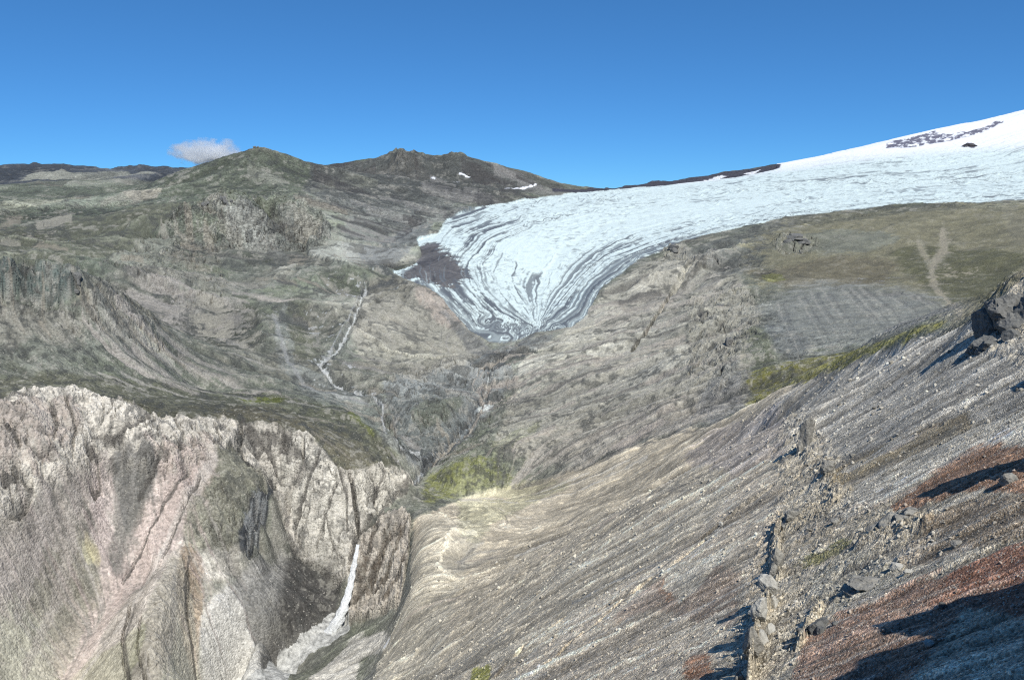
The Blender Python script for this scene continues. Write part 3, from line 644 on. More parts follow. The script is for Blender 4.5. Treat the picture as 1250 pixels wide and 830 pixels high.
PC_((.55, .55, .53), (583, 502), (598, 494), (606, 500), (596, 512), (586, 510), soft=1, rag=.6, amt=.8)
PT_((.24, .24, .22), (332, 392), (345, 380), (352, 375), w=2, amt=.6)
PT_((.06, .055, .05), (430, 600), (434, 625), (437, 650), w=3, rag=.5, amt=.8)
PT_((.08, .075, .065), (503, 596), (480, 620), (455, 642), (442, 658), w=2.5, rag=.6, amt=.7)
PT_((.11, .10, .09), (370, 560), (372, 580), (358, 600), (350, 630), (352, 660), w=2.5, rag=.8, amt=.6)
fanm = np.zeros(W.shape, F32); put(fanm, area(FAN, soft=4), 1.0)
# weathering along the fall line and patchiness
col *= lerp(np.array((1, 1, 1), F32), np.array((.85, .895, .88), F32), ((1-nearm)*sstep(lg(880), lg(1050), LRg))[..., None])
loose = np.clip(1-crag*1.1, .35, 1)*(1-glac)
v = (.12*S0+.20*S1+.25*S2+.22*S3)*loose*np.where(calm < .45, .12, 1)*np.where(fanm > .5, .7, 1)+.17*B2+.09*B3+.05*WN
v *= np.where(nearm > .5, 1.45, 1.0)*(1-.35*sstep(lg(2500), lg(5000), LRg))
col *= np.exp(np.clip(v, -1, .9))[..., None]
# rubble, outcrops and turf: flecks at the size of a few stones
CK1 = noise3(A2*95, LRg*60, W*70, 71); CK2 = noise3(A2*250, LRg*150, W*180, 72); CK3 = noise2(A2*22, LRg*20, 73)
_f = (1-nearm)*(1-glac)*sstep(lg(600), lg(900), LRg)*(1-.5*sstep(lg(4500), lg(7000), LRg))*np.where(calm < .45, .35, 1)
blend((.052, .055, .052), _f*sstep(.12, .42, CK1*.75+CK2*.45+CK3*.5), .66)
blend((.30, .29, .25), _f*sstep(.22, .5, -CK1*.7+CK2*.5-CK3*.5), .5)
# single runs of pale or dark stones down the fall line
gs_ = np.random.default_rng(77)
def runs(n, box, pal, steps=(8, 30), wd=(1.0, 2.6), amt=(.35, .75), mask=None):
    for _ in range(n):
        a, l = hit(gs_.uniform(box[0], box[2]), gs_.uniform(box[1], box[3])); q = [(a, l)]
        if mask is not None and samp(mask, np.array([a]), np.array([l]))[0] < .5: continue
        for _s in range(int(gs_.integers(*steps))):
            e = .004; z = samp(ZGS, np.array([a+e, a-e, a, a]), np.array([l, l, l+e, l-e])); gx, gy = z[0]-z[1], z[2]-z[3]; m = math.hypot(gx, gy)+1e-9
            a -= .006*gx/m; l -= .006*gy/m; q.append((a, l))
        q = np.array(q[::2])
        if q[:, 0].min() < R_(-40) or q[:, 0].max() > R_(40) or q[:, 1].min() < lg(55): continue
        sl, v = track_al(q, gs_.uniform(*wd), 1.2, gs_.random() < .6); c = pal[int(gs_.integers(len(pal)))]; v = v*gs_.uniform(*amt)
        if mask is not None: v = v*mask[sl]
        col[sl] += (np.array(c, F32)-col[sl])*v[..., None]
ZGS = Zg
PAL1 = [(.36, .34, .29), (.33, .32, .29), (.085, .082, .075), (.10, .095, .085), (.30, .26, .22)]
runs(230, (520, 420, 1250, 830), PAL1, (10, 45), (1.0, 3.0), mask=nearm)
runs(130, (600, 330, 920, 570), [(.34, .31, .26), (.32, .30, .26), (.09, .088, .08), (.30, .27, .235)], (10, 40), (1.0, 2.6), mask=1-np.maximum(nearm, glac))
runs(110, (0, 580, 260, 830), [(.36, .30, .275), (.33, .31, .28), (.12, .118, .105), (.13, .13, .11)], (8, 26), (1.0, 2.8), (.2, .5))
runs(60, (100, 330, 300, 470), [(.30, .28, .25), (.28, .27, .24), (.075, .08, .075)], (8, 24), (.9, 2.0))
runs(70, (380, 190, 640, 290), [(.20, .195, .18), (.05, .05, .05), (.055, .052, .05)], (6, 18), (.8, 1.6), mask=1-glac)
runs(70, (0, 230, 420, 420), [(.25, .24, .20), (.06, .065, .06), (.22, .20, .16)], (4, 14), (.8, 2.0))
runs(50, (330, 340, 620, 560), [(.25, .24, .22), (.06, .065, .065), (.24, .22, .18)], (6, 20), (.8, 2.0), mask=1-glac)
for a_b in (((1092, 356), (1122, 368), (1152, 387)), ((1072, 355), (1100, 372), (1132, 396)), ((1050, 353), (1078, 374), (1102, 402)), ((1028, 353), (1052, 378), (1078, 410)), ((1004, 355), (1024, 384), (1046, 418)),
            ((975, 360), (992, 392), (1010, 428)), ((948, 370), (960, 400), (978, 436)), ((1112, 360), (1140, 374), (1160, 387)), ((1038, 353), (1064, 378), (1090, 407)), ((990, 357), (1008, 388), (1028, 424))):
    PT_((.27, .265, .235), *a_b, w=1.6, rag=1.5, amt=.5, taper=True); PT_((.085, .087, .088), *[(x+8, y+1) for x, y in a_b], w=1.8, rag=1.5, amt=.38, taper=True)
PT_((.27, .245, .19), (1150, 290), (1154, 305), (1140, 322), (1137, 335), (1142, 352), (1158, 370), (1172, 385), w=2.4, rag=1.2, amt=.6)
PT_((.25, .23, .175), (1120, 300), (1132, 318), (1137, 330), w=1.4, rag=1.2, amt=.5)
for c_, w_, am, q in (((.40, .335, .30), 9, .6, ((255, 565), (215, 630), (170, 700), (120, 780), (80, 840))), ((.43, .40, .36), 4, .6, ((262, 562), (228, 625), (196, 690), (150, 765), (95, 840))), ((.42, .36, .33), 7, .6, ((118, 585), (126, 640), (128, 700))),
                      ((.12, .118, .11), 9, .55, ((150, 565), (156, 600), (148, 650), (142, 690))), ((.13, .128, .115), 6, .5, ((185, 585), (165, 640), (146, 690))), ((.34, .31, .28), 5, .5, ((95, 600), (84, 680), (60, 760), (30, 830))),
                      ((.36, .33, .30), 4, .5, ((60, 610), (40, 690), (20, 760))), ((.07, .066, .06), 2.5, .8, ((232, 690), (226, 730), (232, 780), (240, 840))), ((.075, .07, .065), 3, .7, ((165, 745), (152, 790), (160, 840))),
                      ((.34, .32, .28), 3, .6, ((215, 700), (212, 760), (205, 840))), ((.40, .36, .22), 4, .5, ((108, 676), (120, 690)))):
    PT_(c_, *q, w=w_, rag=.9, amt=am)
PC_((.045, .05, .055), (336, 598), (333, 618), (326, 642), (318, 664), (306, 682), (294, 679), (291, 662), (300, 640), (306, 618), (320, 608), soft=1, rag=.5, amt=.9)  # spur's painted shade laid again over the stone runs
for q in (((318, 612), (308, 645), (301, 672)), ((326, 612), (319, 640), (312, 666)), ((309, 625), (300, 650))): PT_((.20, .21, .21), *q, w=1.3, rag=1.2, amt=.8)
PT_((.085, .08, .072), (1000, 562), (950, 592), (900, 622), (850, 660), (780, 700), (700, 745), (640, 792), (590, 835), w=4, rag=1.1, amt=.8)
PT_((.09, .085, .075), (870, 655), (800, 705), (720, 768), (650, 822), w=2.6, rag=1.2, amt=.75); PT_((.37, .36, .32), (905, 632), (850, 672), (770, 716), (690, 765), (640, 805), w=3.5, rag=1.3, amt=.6)
PT_((.40, .38, .32), (900, 665), (860, 690), (820, 712), w=7, rag=1.5, amt=.55); PT_((.095, .09, .08), (760, 520), (700, 545), (650, 575), w=1.6, rag=1.2, amt=.6)
PT_(WATERL, (385, 441), (405, 460), (425, 472), (440, 478), w=1.3, rag=1.3, amt=.8); PT_((.33, .34, .34), (455, 488), (468, 502), (466, 515), (472, 535), (490, 552), (512, 556), w=1.2, rag=1.3, amt=.8)
PT_((.40, .41, .40), (447, 362), (438, 385), (427, 404), (408, 426), (386, 441), w=1.0, rag=1.9, amt=.7); PT_((.30, .31, .31), (440, 372), (428, 392), (412, 412), (400, 428), w=.8, rag=1.9, amt=.6)
PT_((.27, .275, .27), (335, 385), (342, 410), (352, 440), (372, 466), (410, 482), (450, 496), w=2.5, rag=1.3, amt=.5)
# pale and dark stripes of sorted stones on the near and far scree
st = sstep(.9, 1.6, S2*.8+S1*.5+.3*B2)*loose; blend((.36, .34, .29), st*np.clip(nearm*1.2+.35, 0, 1), .40)
st = sstep(1.0, 1.7, -S2*.8+S1*.4)*loose; blend((.085, .084, .078), st*np.clip(nearm+.4, 0, 1), .5)
blend((.055, .053, .05), crack*np.clip(crag*1.5, 0, 1), .85)
for q, w_, h_ in CREV: PT_((.07, .066, .06), *q, w=w_*.8, rag=1.2, amt=.8)
# bare pale stone in rugged places
cg = noise3(Xg/9, Yg/9, Zg/14, 40)+.6*noise3(Xg/3.2, Yg/3.2, Zg/5, 41)
cr_ = sstep(.3, .6, crag)*(1-sstep(lg(2000), lg(3500), LRg))
blend((.40, .38, .33), cr_*sstep(.15, .5, cg), .35)
blend((.10, .095, .085), cr_*sstep(.2, .55, -cg), .45)
col *= lerp(1.0, lerp(1.12, 1.38, np.maximum(nearm, sstep(.5, .8, crag)*(LRg < lg(1000)))), (1-glac))[..., None]*lerp(1, 1.25, nearm)[..., None]
col *= lerp(np.array((1, 1, 1), F32), np.array((1.03, 1.0, .945), F32), nearm[..., None])
print('colour')
# ------------------------------------------------------------------ glacier bands
GS = [(0, ((662, 404), (690, 399), (712, 384), (724, 362), (743, 340), (782, 312), (840, 292), (900, 276), (970, 263), (1110, 250), (1250, 244))),
      (1, ((660, 402), (692, 374), (715, 342), (745, 317), (790, 299), (850, 281), (920, 267), (1000, 255), (1110, 243), (1250, 236))),
      (2, ((658, 399), (678, 365), (702, 336), (732, 309), (780, 287), (850, 273), (950, 256), (1100, 238), (1250, 229))),
      (3, ((656, 392), (662, 365), (676, 335), (700, 305), (745, 280), (830, 262), (950, 246), (1100, 228), (1250, 219))),
      (4, ((653, 392), (632, 365), (615, 335), (628, 305), (662, 280), (740, 262), (850, 250), (1000, 234), (1250, 210))),
      (5, ((649, 398), (612, 376), (588, 346), (583, 320), (603, 296), (652, 273), (740, 254), (900, 234), (1100, 216))),
      (6, ((642, 403), (598, 393), (566, 362), (550, 336), (558, 310), (582, 286), (640, 264), (740, 246), (900, 225))),
      (7, ((620, 412), (580, 402), (548, 370), (522, 342), (520, 305), (548, 275), (620, 252), (760, 237)))]
px_, ps_ = [], []
for s_, pl in GS:                       # flow lines densified, in view angles (x, 2y)
    for A, B in zip(pl, pl[1:]):
        n_ = max(1, int(math.hypot(B[0]-A[0], B[1]-A[1])/9))
        for i_ in range(n_): px_.append(((A[0]+(B[0]-A[0])*i_/n_)/100, (A[1]+(B[1]-A[1])*i_/n_)/50)); ps_.append(s_)
gx_ = np.array(px_); cs = rbf_fit(gx_, np.array(ps_, float), .05)
sa, sr = np.searchsorted(axA, R_(-12)), np.searchsorted(axR, lg(1300)); ea, er = np.searchsorted(axA, R_(46)), np.searchsorted(axR, lg(12000))
gsl = (slice(sa, ea), slice(sr, er)); a_, l_ = A2[gsl], LRg[gsl]; g_ = glac[gsl]
fw_ = np.cos(a_)*CP-W[gsl]*SP; U_ = (CX+FPX*np.sin(a_)/fw_)/100; V_ = (CY+FPX*(-np.cos(a_)*SP-W[gsl]*CP)/fw_)/50
cu_, cv_ = np.arange(4.4, 18, .06), np.arange(1.5, 8.8, .06); Ga, Gr = np.meshgrid(cu_, cv_, indexing='ij'); SS = rbf_eval(gx_, cs, Ga, Gr).reshape(Ga.shape)
iu = np.clip((U_-cu_[0])/.06, 0, len(cu_)-1.01); iv = np.clip((V_-cv_[0])/.06, 0, len(cv_)-1.01); i0, j0 = iu.astype(int), iv.astype(int); fu, fv = iu-i0, iv-j0
SG = ((SS[i0, j0]*(1-fu)+SS[i0+1, j0]*fu)*(1-fv)+(SS[i0, j0+1]*(1-fu)+SS[i0+1, j0+1]*fu)*fv).astype(F32)
T_ = (U_*.9+V_*.35).astype(F32)
wp = .10*noise2(U_*2.2, V_*2.2, 51)+.05*noise2(U_*7, V_*7, 52)
b1 = noise2((SG+wp)*1.9, T_*.8, 53); b2 = noise2((SG+wp)*4.6, T_*1.3, 54); b3 = noise2((SG+wp)*9.5, T_*2.6, 55); b4 = noise2((SG+wp)*17, T_*6, 56)
dirt = np.zeros(W.shape, F32)
def D_(v, *pts, **k): put(dirt, area(pts, **k), v)
D_(.30, *GLAC, soft=3)
D_(.50, (655, 400), (560, 340), (560, 300), (620, 270), (700, 262), (850, 262), (840, 292), (745, 340), (700, 398), soft=10, rag=.4)
D_(.90, (655, 404), (690, 372), (716, 344), (745, 318), (790, 300), (850, 284), (900, 272), (900, 280), (840, 298), (750, 350), (725, 398), (690, 410), (658, 414), soft=4, rag=.5)
D_(.78, (655, 406), (640, 385), (600, 368), (575, 350), (555, 335), (520, 335), (500, 345), (560, 395), (600, 418), soft=4, rag=.5)
D_(.97, (575, 388), (610, 392), (645, 396), (658, 401), (650, 414), (600, 420), (575, 408), soft=2, rag=.6)
D_(.92, (540, 350), (560, 372), (590, 400), (575, 405), (540, 378), (510, 350), soft=2, rag=.6)
D_(1.3, (478, 336), (500, 322), (512, 300), (530, 296), (556, 316), (576, 335), (560, 348), (520, 345), soft=5, rag=1.3, hard=.4)
D_(.58, (545, 262), (600, 258), (620, 285), (600, 320), (575, 310), (560, 290), soft=4, rag=.5)
D_(.75, (522, 288), (530, 268), (560, 258), (600, 252), (570, 264), (545, 276), soft=2, rag=.5)
D_(.50, (830, 292), (900, 272), (970, 258), (1110, 244), (1250, 238), (1250, 246), (1110, 252), (970, 265), (900, 279), soft=2, rag=.5)
D_(.42, (970, 215), (1100, 205), (1240, 212), (1240, 222), (1100, 225), (980, 222), soft=4, rag=.8)
D_(.36, (1000, 238), (1100, 228), (1180, 232), (1100, 240), soft=4, rag=.8)
D_(.1, (600, 300), (700, 262), (850, 248), (1000, 240), (900, 256), (800, 275), (700, 310), (660, 340), soft=6, rag=.3)
n_ = .34*b1+.40*b2+.62*b3+.60*b4+.25*noise2(U_*14, V_*14, 77)
dd = dirt[gsl]; dark = sstep(.0, .34, n_+(dd-.5)*1.1)*np.clip(.30+dd*1.0, 0, .95)
cr3 = noise3(Xg[gsl]/14, Yg[gsl]/45, Zg[gsl]/30, 57)+.5*noise3(Xg[gsl]/6, Yg[gsl]/12, Zg[gsl]/12, 58)
dark = np.maximum(dark, sstep(.30, .6, cr3+.1*b3)*np.clip(dd*1.5, .12, .6))
fl_ = noise2(U_*9+V_*3, V_*26, 78)+.6*noise2(U_*22+V_*8, V_*50, 79); dark = np.maximum(dark, sstep(.28, .6, fl_)*np.clip(.34+.6*noise2(U_*1.3, V_*1.1, 80), .04, .62))
ice = np.empty(dark.shape+(3,), F32); ice[:] = (.655, .76, .735)
ice *= (1+.06*b2+.04*b3)[..., None]
ice += (np.array((.105, .115, .125), F32)-ice)*np.clip(dark*(.86+.5*b2), 0, .97)[..., None]
flat_dirt = sstep(1.08, 1.2, dd); ice += (np.array((.115, .108, .10), F32)*(1+.35*B3[gsl]+.3*S1[gsl])[..., None]-ice)*(flat_dirt*(1-.75*sstep(.45, .7, b3*1.3+b4)))[..., None]
col[gsl] += (ice-col[gsl])*g_[..., None]
ZD[gsl] += g_*(-dark*3.0+b2*2.0+b3*1.2)*np.clip(Rg[gsl]/2500, .6, 2.0)
farsnow = glac*sstep(lg(6500), lg(8000), LRg); blend((.84, .86, .88), farsnow, .9)
# rock bands on the dome, dark ridge behind the ice, snow patches
ROCKBAND = [(1078, 181), (1090, 172), (1125, 165), (1140, 160), (1160, 165), (1185, 160), (1205, 155), (1215, 148), (1225, 149), (1205, 159), (1180, 168), (1140, 175), (1110, 180)]
_m = area(ROCKBAND, soft=1, rag=1.2); _n = noise2(A2[_m[0]]*150+9, W[_m[0]]*420, 91)+.5*noise2(A2[_m[0]]*500, W[_m[0]]*1200, 92); put(col, (_m[0], (_m[1]*sstep(-.35, .0, _n))[..., None]), np.array((.085, .08, .12), F32), .92)
PC_((.80, .82, .85), (1110, 172), (1118, 168), (1135, 170), (1125, 176), soft=0, rag=1.2, amt=.7)
RIDGE = [(672, 230), (700, 229), (732, 225), (794, 218.5), (856, 210), (898, 204.5), (939, 200), (954, 200), (952, 205), (939, 209), (898, 216.5), (856, 221), (794, 226.5), (732, 232.5), (700, 236), (675, 235)]
blend((.84, .86, .88), farsnow*(A2 > pix(948, 200)[0]), 1.0)
_m = area(ROCKBAND, soft=1, rag=1.2); _n = noise2(A2[_m[0]]*150+9, W[_m[0]]*420, 91)+.5*noise2(A2[_m[0]]*500, W[_m[0]]*1200, 92); put(col, (_m[0], (_m[1]*sstep(-.35, .0, _n))[..., None]), np.array((.085, .08, .12), F32), .92)
PC_((.062, .062, .075), *RIDGE, soft=1, rag=.3, rmin=5000)
PC_((.8, .82, .85), (858, 215), (880, 210), (893, 208.5), (870, 215), soft=0, rag=.8, amt=.9)
PC_((.8, .82, .85), (905, 211), (930, 205.5), (920, 211), soft=0, rag=.8, amt=.9)
PC_((.09, .085, .10), (1176, 179), (1183, 175), (1192, 178), (1190, 181), soft=0, rag=.5)
for p in (((559, 210), (575, 212.4), (573, 213.6), (562, 212)), ((524, 218), (532, 219), (531, 220.3)), ((551, 221), (563, 224), (561, 225.2)), ((605, 228), (625, 230.3), (643, 230.5), (657, 226.5), (652, 230), (640, 231.8), (612, 230)),
          ((480, 187), (484, 185), (483, 188))):
    PC_((.8, .82, .85), *p, soft=0, rag=.4)
col = np.clip(col, .012, .9)
print('ice')
# ------------------------------------------------------------------ materials
def nt(name):
    m = bpy.data.materials.new(name); m.use_nodes = True; t = m.node_tree; t.nodes.clear(); return m, t
def N(t, ty, **k):
    n = t.nodes.new(ty)
    for a, b in k.items():
        if a.startswith('i_'): n.inputs[a[2:].replace('_', ' ')].default_value = b
        else: setattr(n, a, b)
    return n
def terrain_mat(name, s1, s2, bump, dist, speck=.35, rough=.95, ice=False, stones=0):
    """stone-sized mottling and relief, anchored to the ground"""
    m, t = nt(name); lk = t.links.new
    out = N(t, 'ShaderNodeOutputMaterial'); bs = N(t, 'ShaderNodeBsdfPrincipled'); lk(bs.outputs[0], out.inputs[0])
    bs.inputs['Roughness'].default_value = rough; bs.inputs['Specular IOR Level'].default_value = .25 if not ice else .4
    geo = N(t, 'ShaderNodeNewGeometry'); at = N(t, 'ShaderNodeAttribute', attribute_name='Col')
    n1 = N(t, 'ShaderNodeTexNoise', i_Scale=s1, i_Detail=6.0, i_Roughness=.72); lk(geo.outputs['Position'], n1.inputs['Vector'])
    n2 = N(t, 'ShaderNodeTexNoise', i_Scale=s2, i_Detail=4.0, i_Roughness=.7); lk(geo.outputs['Position'], n2.inputs['Vector'])
    vo = N(t, 'ShaderNodeTexVoronoi', i_Scale=s2*1.3); vo.feature = 'F1'; lk(geo.outputs['Position'], vo.inputs['Vector'])
    mr = N(t, 'ShaderNodeMapRange'); mr.inputs['From Min'].default_value = .3; mr.inputs['From Max'].default_value = .7
    mr.inputs['To Min'].default_value = 1-speck; mr.inputs['To Max'].default_value = 1+speck; mr.clamp = False
    av = N(t, 'ShaderNodeMath', operation='ADD'); lk(n1.outputs[0], av.inputs[0]); lk(n2.outputs[0], av.inputs[1])
    hv = N(t, 'ShaderNodeMath', operation='MULTIPLY'); hv.inputs[1].default_value = .5; lk(av.outputs[0], hv.inputs[0]); lk(hv.outputs[0], mr.inputs[0])
    # every stone its own tone
    sx = N(t, 'ShaderNodeSeparateColor'); lk(vo.outputs['Color'], sx.inputs[0])
    mr2 = N(t, 'ShaderNodeMapRange'); mr2.inputs['To Min'].default_value = 1-speck*.9; mr2.inputs['To Max'].default_value = 1+speck*.9; lk(sx.outputs[0], mr2.inputs[0])
    mu = N(t, 'ShaderNodeMath', operation='MULTIPLY'); lk(mr.outputs[0], mu.inputs[0]); lk(mr2.outputs[0], mu.inputs[1])
    mx = N(t, 'ShaderNodeVectorMath', operation='SCALE'); lk(at.outputs['Color'], mx.inputs[0]); lk(mu.outputs[0], mx.inputs['Scale'])
    colr = mx.outputs[0]
    if stones:
        v3 = N(t, 'ShaderNodeTexVoronoi', i_Scale=s2*2.2); lk(geo.outputs['Position'], v3.inputs['Vector'])
        s3 = N(t, 'ShaderNodeSeparateColor'); lk(v3.outputs['Color'], s3.inputs[0])
        gt = N(t, 'ShaderNodeMapRange'); gt.inputs['From Min'].default_value = 1-stones; gt.inputs['From Max'].default_value = 1-stones+.04; lk(s3.outputs[1], gt.inputs[0])
        mm = N(t, 'ShaderNodeMix', data_type='RGBA'); lk(gt.outputs[0], mm.inputs[0]); lk(colr, mm.inputs[6])
        mm.inputs[7].default_value = (.42, .40, .35, 1); colr = mm.outputs[2]
    lk(colr, bs.inputs['Base Color'])
    bu = N(t, 'ShaderNodeBump', i_Strength=bump, i_Distance=dist)
    ad = N(t, 'ShaderNodeMath', operation='SUBTRACT'); lk(av.outputs[0], ad.inputs[0])
    vm = N(t, 'ShaderNodeMath', operation='MULTIPLY'); vm.inputs[1].default_value = .6; lk(vo.outputs['Distance'], vm.inputs[0]); lk(vm.outputs[0], ad.inputs[1])
    lk(ad.outputs[0], bu.inputs['Height']); lk(bu.outputs[0], bs.inputs['Normal'])
    return m
M = dict(
    near=terrain_mat('near_scree', .8, 3.0, .7, .5, .6, stones=.08),
    mid=terrain_mat('valley_ground', .10, .45, .6, 2.0, .28, stones=.03),
    far=terrain_mat('far_ground', .03, .13, .7, 8, .45),
    cliff=terrain_mat('cliff_rock', .07, .35, .8, 2.5, .15),
    moss=terrain_mat('moss_ground', .15, .7, .7, 1.0, .22),
    ice=terrain_mat('glacier_ice', .05, .25, .6, 2.0, .06, rough=.6, ice=True),
    snow=terrain_mat('snow', .004, .02, .4, 10, .04, rough=.7, ice=True))
def simple_mat(name, c, rough=.8, spec=.3, nscale=1.0, var=.3, bump=.5, dist=.3, trans=0):
    m, t = nt(name); lk = t.links.new
    out = N(t, 'ShaderNodeOutputMaterial'); bs = N(t, 'ShaderNodeBsdfPrincipled'); lk(bs.outputs[0], out.inputs[0])
    bs.inputs['Roughness'].default_value = rough; bs.inputs['Specular IOR Level'].default_value = spec
    geo = N(t, 'ShaderNodeNewGeometry'); n1 = N(t, 'ShaderNodeTexNoise', i_Scale=nscale, i_Detail=8.0, i_Roughness=.7); lk(geo.outputs['Position'], n1.inputs['Vector'])
    mr = N(t, 'ShaderNodeMapRange'); mr.inputs['From Min'].default_value = .3; mr.inputs['From Max'].default_value = .7
    mr.inputs['To Min'].default_value = 1-var; mr.inputs['To Max'].default_value = 1+var; lk(n1.outputs[0], mr.inputs[0])
    mx = N(t, 'ShaderNodeVectorMath', operation='SCALE'); mx.inputs[0].default_value = c; lk(mr.outputs[0], mx.inputs['Scale']); lk(mx.outputs[0], bs.inputs['Base Color'])
    bu = N(t, 'ShaderNodeBump', i_Strength=bump, i_Distance=dist); lk(n1.outputs[0], bu.inputs['Height']); lk(bu.outputs[0], bs.inputs['Normal'])
    return m
M['rock'] = simple_mat('grey_rock', (.27, .26, .23), nscale=1.2, var=.45, bump=1, dist=.4)
M['darkrock'] = simple_mat('dark_rock', (.15, .15, .14), nscale=1.0, var=.45, bump=1, dist=.4)
M['palerock'] = simple_mat('pale_rock', (.42, .41, .37), nscale=1.2, var=.3, bump=1, dist=.3)
M['farrock'] = simple_mat('distant_rock', (.08, .075, .08), nscale=.05, var=.4, bump=1, dist=5)
M['foam'] = simple_mat('falling_water', (.76, .78, .78), nscale=.25, var=.22, bump=1, dist=3, rough=.5)
M['river'] = simple_mat('silty_water', (.40, .40, .375), nscale=.22, var=.7, bump=1, dist=1.6, rough=.3, spec=.5)
M['farsnow'] = simple_mat('distant_snow', (.55, .58, .64), nscale=.0015, var=.75, bump=1, dist=200)
# ------------------------------------------------------------------ cutting the land into its named pieces
SC = bpy.context.scene; COLL = SC.collection
def props(o, label=None, cat=None, group=None, kind=None):
    if label: o['label'] = label
    if cat: o['category'] = cat
    if group: o['group'] = group
    if kind: o['kind'] = kind
    return o
VX = Rg*np.sin(A2.astype(np.float64)); VY = Rg*np.cos(A2.astype(np.float64)); VZ = ZD+ZOFF
fid = np.zeros((NA-1, NR-1), np.int16)       # piece of every face
PIECES = []
def piece(mask_sl, name, mat, smooth=False, thr=.5, **k):
    PIECES.append((name, mat, smooth, k)); n = len(PIECES)
    if mask_sl is not None:
        sl, v = mask_sl; a0, a1, b0, b1 = sl[0].start, sl[0].stop, sl[1].start, sl[1].stop
        a1 = min(a1, NA-1); b1 = min(b1, NR-1); sub = fid[a0:a1, b0:b1]; sub[v[:a1-a0, :b1-b0] > thr] = n
    return n
def full(cond): return ((slice(0, NA), slice(0, NR)), cond.astype(F32))
piece(full(LRg > -1), 'valley_land', 'mid', kind='structure')
piece(full((LRg > lg(3300)) & (nearm < .5)), 'distant_hills', 'far', kind='structure')
piece(area([(190, 222), (290, 186), (313, 180), (345, 192), (385, 213), (402, 226), (395, 240), (300, 242), (200, 246)], rag=.2, soft=2), 'cone_hill', 'far', kind='structure')
piece(area([(380, 209), (405, 225), (430, 262), (500, 262), (560, 256), (640, 244), (680, 233), (640, 212), (590, 192), (540, 184), (500, 178), (440, 195)], rag=.2, soft=2), 'ridge_mountain', 'far', kind='structure')
piece(area([(905, 300), (970, 264), (1040, 257), (1110, 250), (1180, 252), (1250, 246), (1500, 246), (1500, 340), (1172, 386), (1100, 402), (1000, 432), (930, 445), (920, 380), (900, 345)], rag=.2, soft=3), 'tundra_hill', 'mid', kind='structure')
piece(full(nearm > .5), 'scree_hill', 'near', kind='structure')
piece(full((LRg < lg(130))), 'summit_land', 'near', kind='structure')
piece(area(CLIFF, rag=.3, soft=2), 'gorge_cliff', 'cliff', label='pale cream cliff band curving round the head of the gorge above the talus fans', cat='cliff')
piece(area(WALL, rag=.3, soft=2), 'gorge_wall', 'cliff', kind='structure')
piece(area([(-400, 325), (-10, 323), (50, 319), (97, 323), (104, 345), (90, 360), (50, 364), (-10, 368), (-400, 368)], rag=.3, soft=2, rmax=1400), 'dark_cliff', 'cliff', label='dark green grey rock cliff with a flat top at the left edge', cat='cliff')
piece(area([(200, 277), (222, 258), (250, 254), (300, 250), (345, 246), (375, 260), (405, 280), (400, 300), (330, 306), (280, 302), (215, 310)], rag=.3, soft=2), 'crag_cliff', 'far', label='broken grey crags below the shoulder of the cone shaped hill', cat='cliff')
piece(area([(912, 452), (940, 446), (1000, 434), (1060, 422), (1150, 394), (1150, 401), (1050, 438), (1000, 455), (950, 478), (915, 495)], rag=.4, soft=2), 'green_grass', 'mid', kind='stuff', label='bright green moss in the gully under the grey scree bank')
piece(area([(515, 588), (570, 563), (610, 568), (660, 585), (640, 600), (580, 602), (540, 628), (512, 632), (525, 605)], rag=.6, soft=2), 'green_grass', 'mid', kind='stuff', label='green moss slope above the top of the gorge')
piece(full((glac > .5)), 'glacier', 'ice', smooth=True, label='white glacier tongue with dark dirt bands curving down into the valley', cat='glacier')
piece(full((glac > .5) & (LRg > lg(7700))), 'snow_mountain', 'snow', smooth=True, kind='structure')
piece(area(RIDGE, soft=1, rag=.3, rmin=5000), 'dark_ridge_hill', 'far', kind='structure')
sn = 0
for p, lb in ((((559, 210), (575, 212.2), (573, 213.8), (561, 212.2)), 'small white snow patch high on the dark mountain right of its summit'), (((551, 221), (563, 223.8), (561, 225.4)), 'thin snow patch in the middle of the dark mountain face'),
              (((605, 227.8), (625, 230.2), (643, 230.2), (657, 226.3), (652, 230.2), (640, 232), (612, 230.2)), 'long white snow strip at the foot of the dark mountain beside the glacier'),
              (((524, 217.8), (532, 218.8), (531, 220.5)), 'tiny snow patch just below the summit of the dark mountain')):
    piece(area(p, soft=0, rag=.4), 'snow_patch', 'snow', label=lb, cat='snow patch', group='snow patches on the dark mountain')
RIVER = [(240, 905), (296, 848), (318, 828), (338, 808), (368, 788), (392, 772), (406, 758), (422, 764), (428, 780), (404, 794), (376, 810), (356, 830), (342, 850), (280, 910)]
mriv = area(RIVER, rag=.25, soft=1); piece(mriv, 'river_water', 'river', smooth=True, kind='structure')
for p in STREAMS[:1]: piece(track(p, 1.6, rag=.5), 'side_stream_water', 'mid', kind='structure')
vid = np.arange(NA*NR, dtype=np.int32).reshape(NA, NR)
q0, q1, q2, q3 = vid[:-1, :-1], vid[1:, :-1], vid[1:, 1:], vid[:-1, 1:]
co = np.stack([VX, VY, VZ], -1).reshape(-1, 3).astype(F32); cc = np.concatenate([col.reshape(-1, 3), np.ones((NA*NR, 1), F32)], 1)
DONE = {}
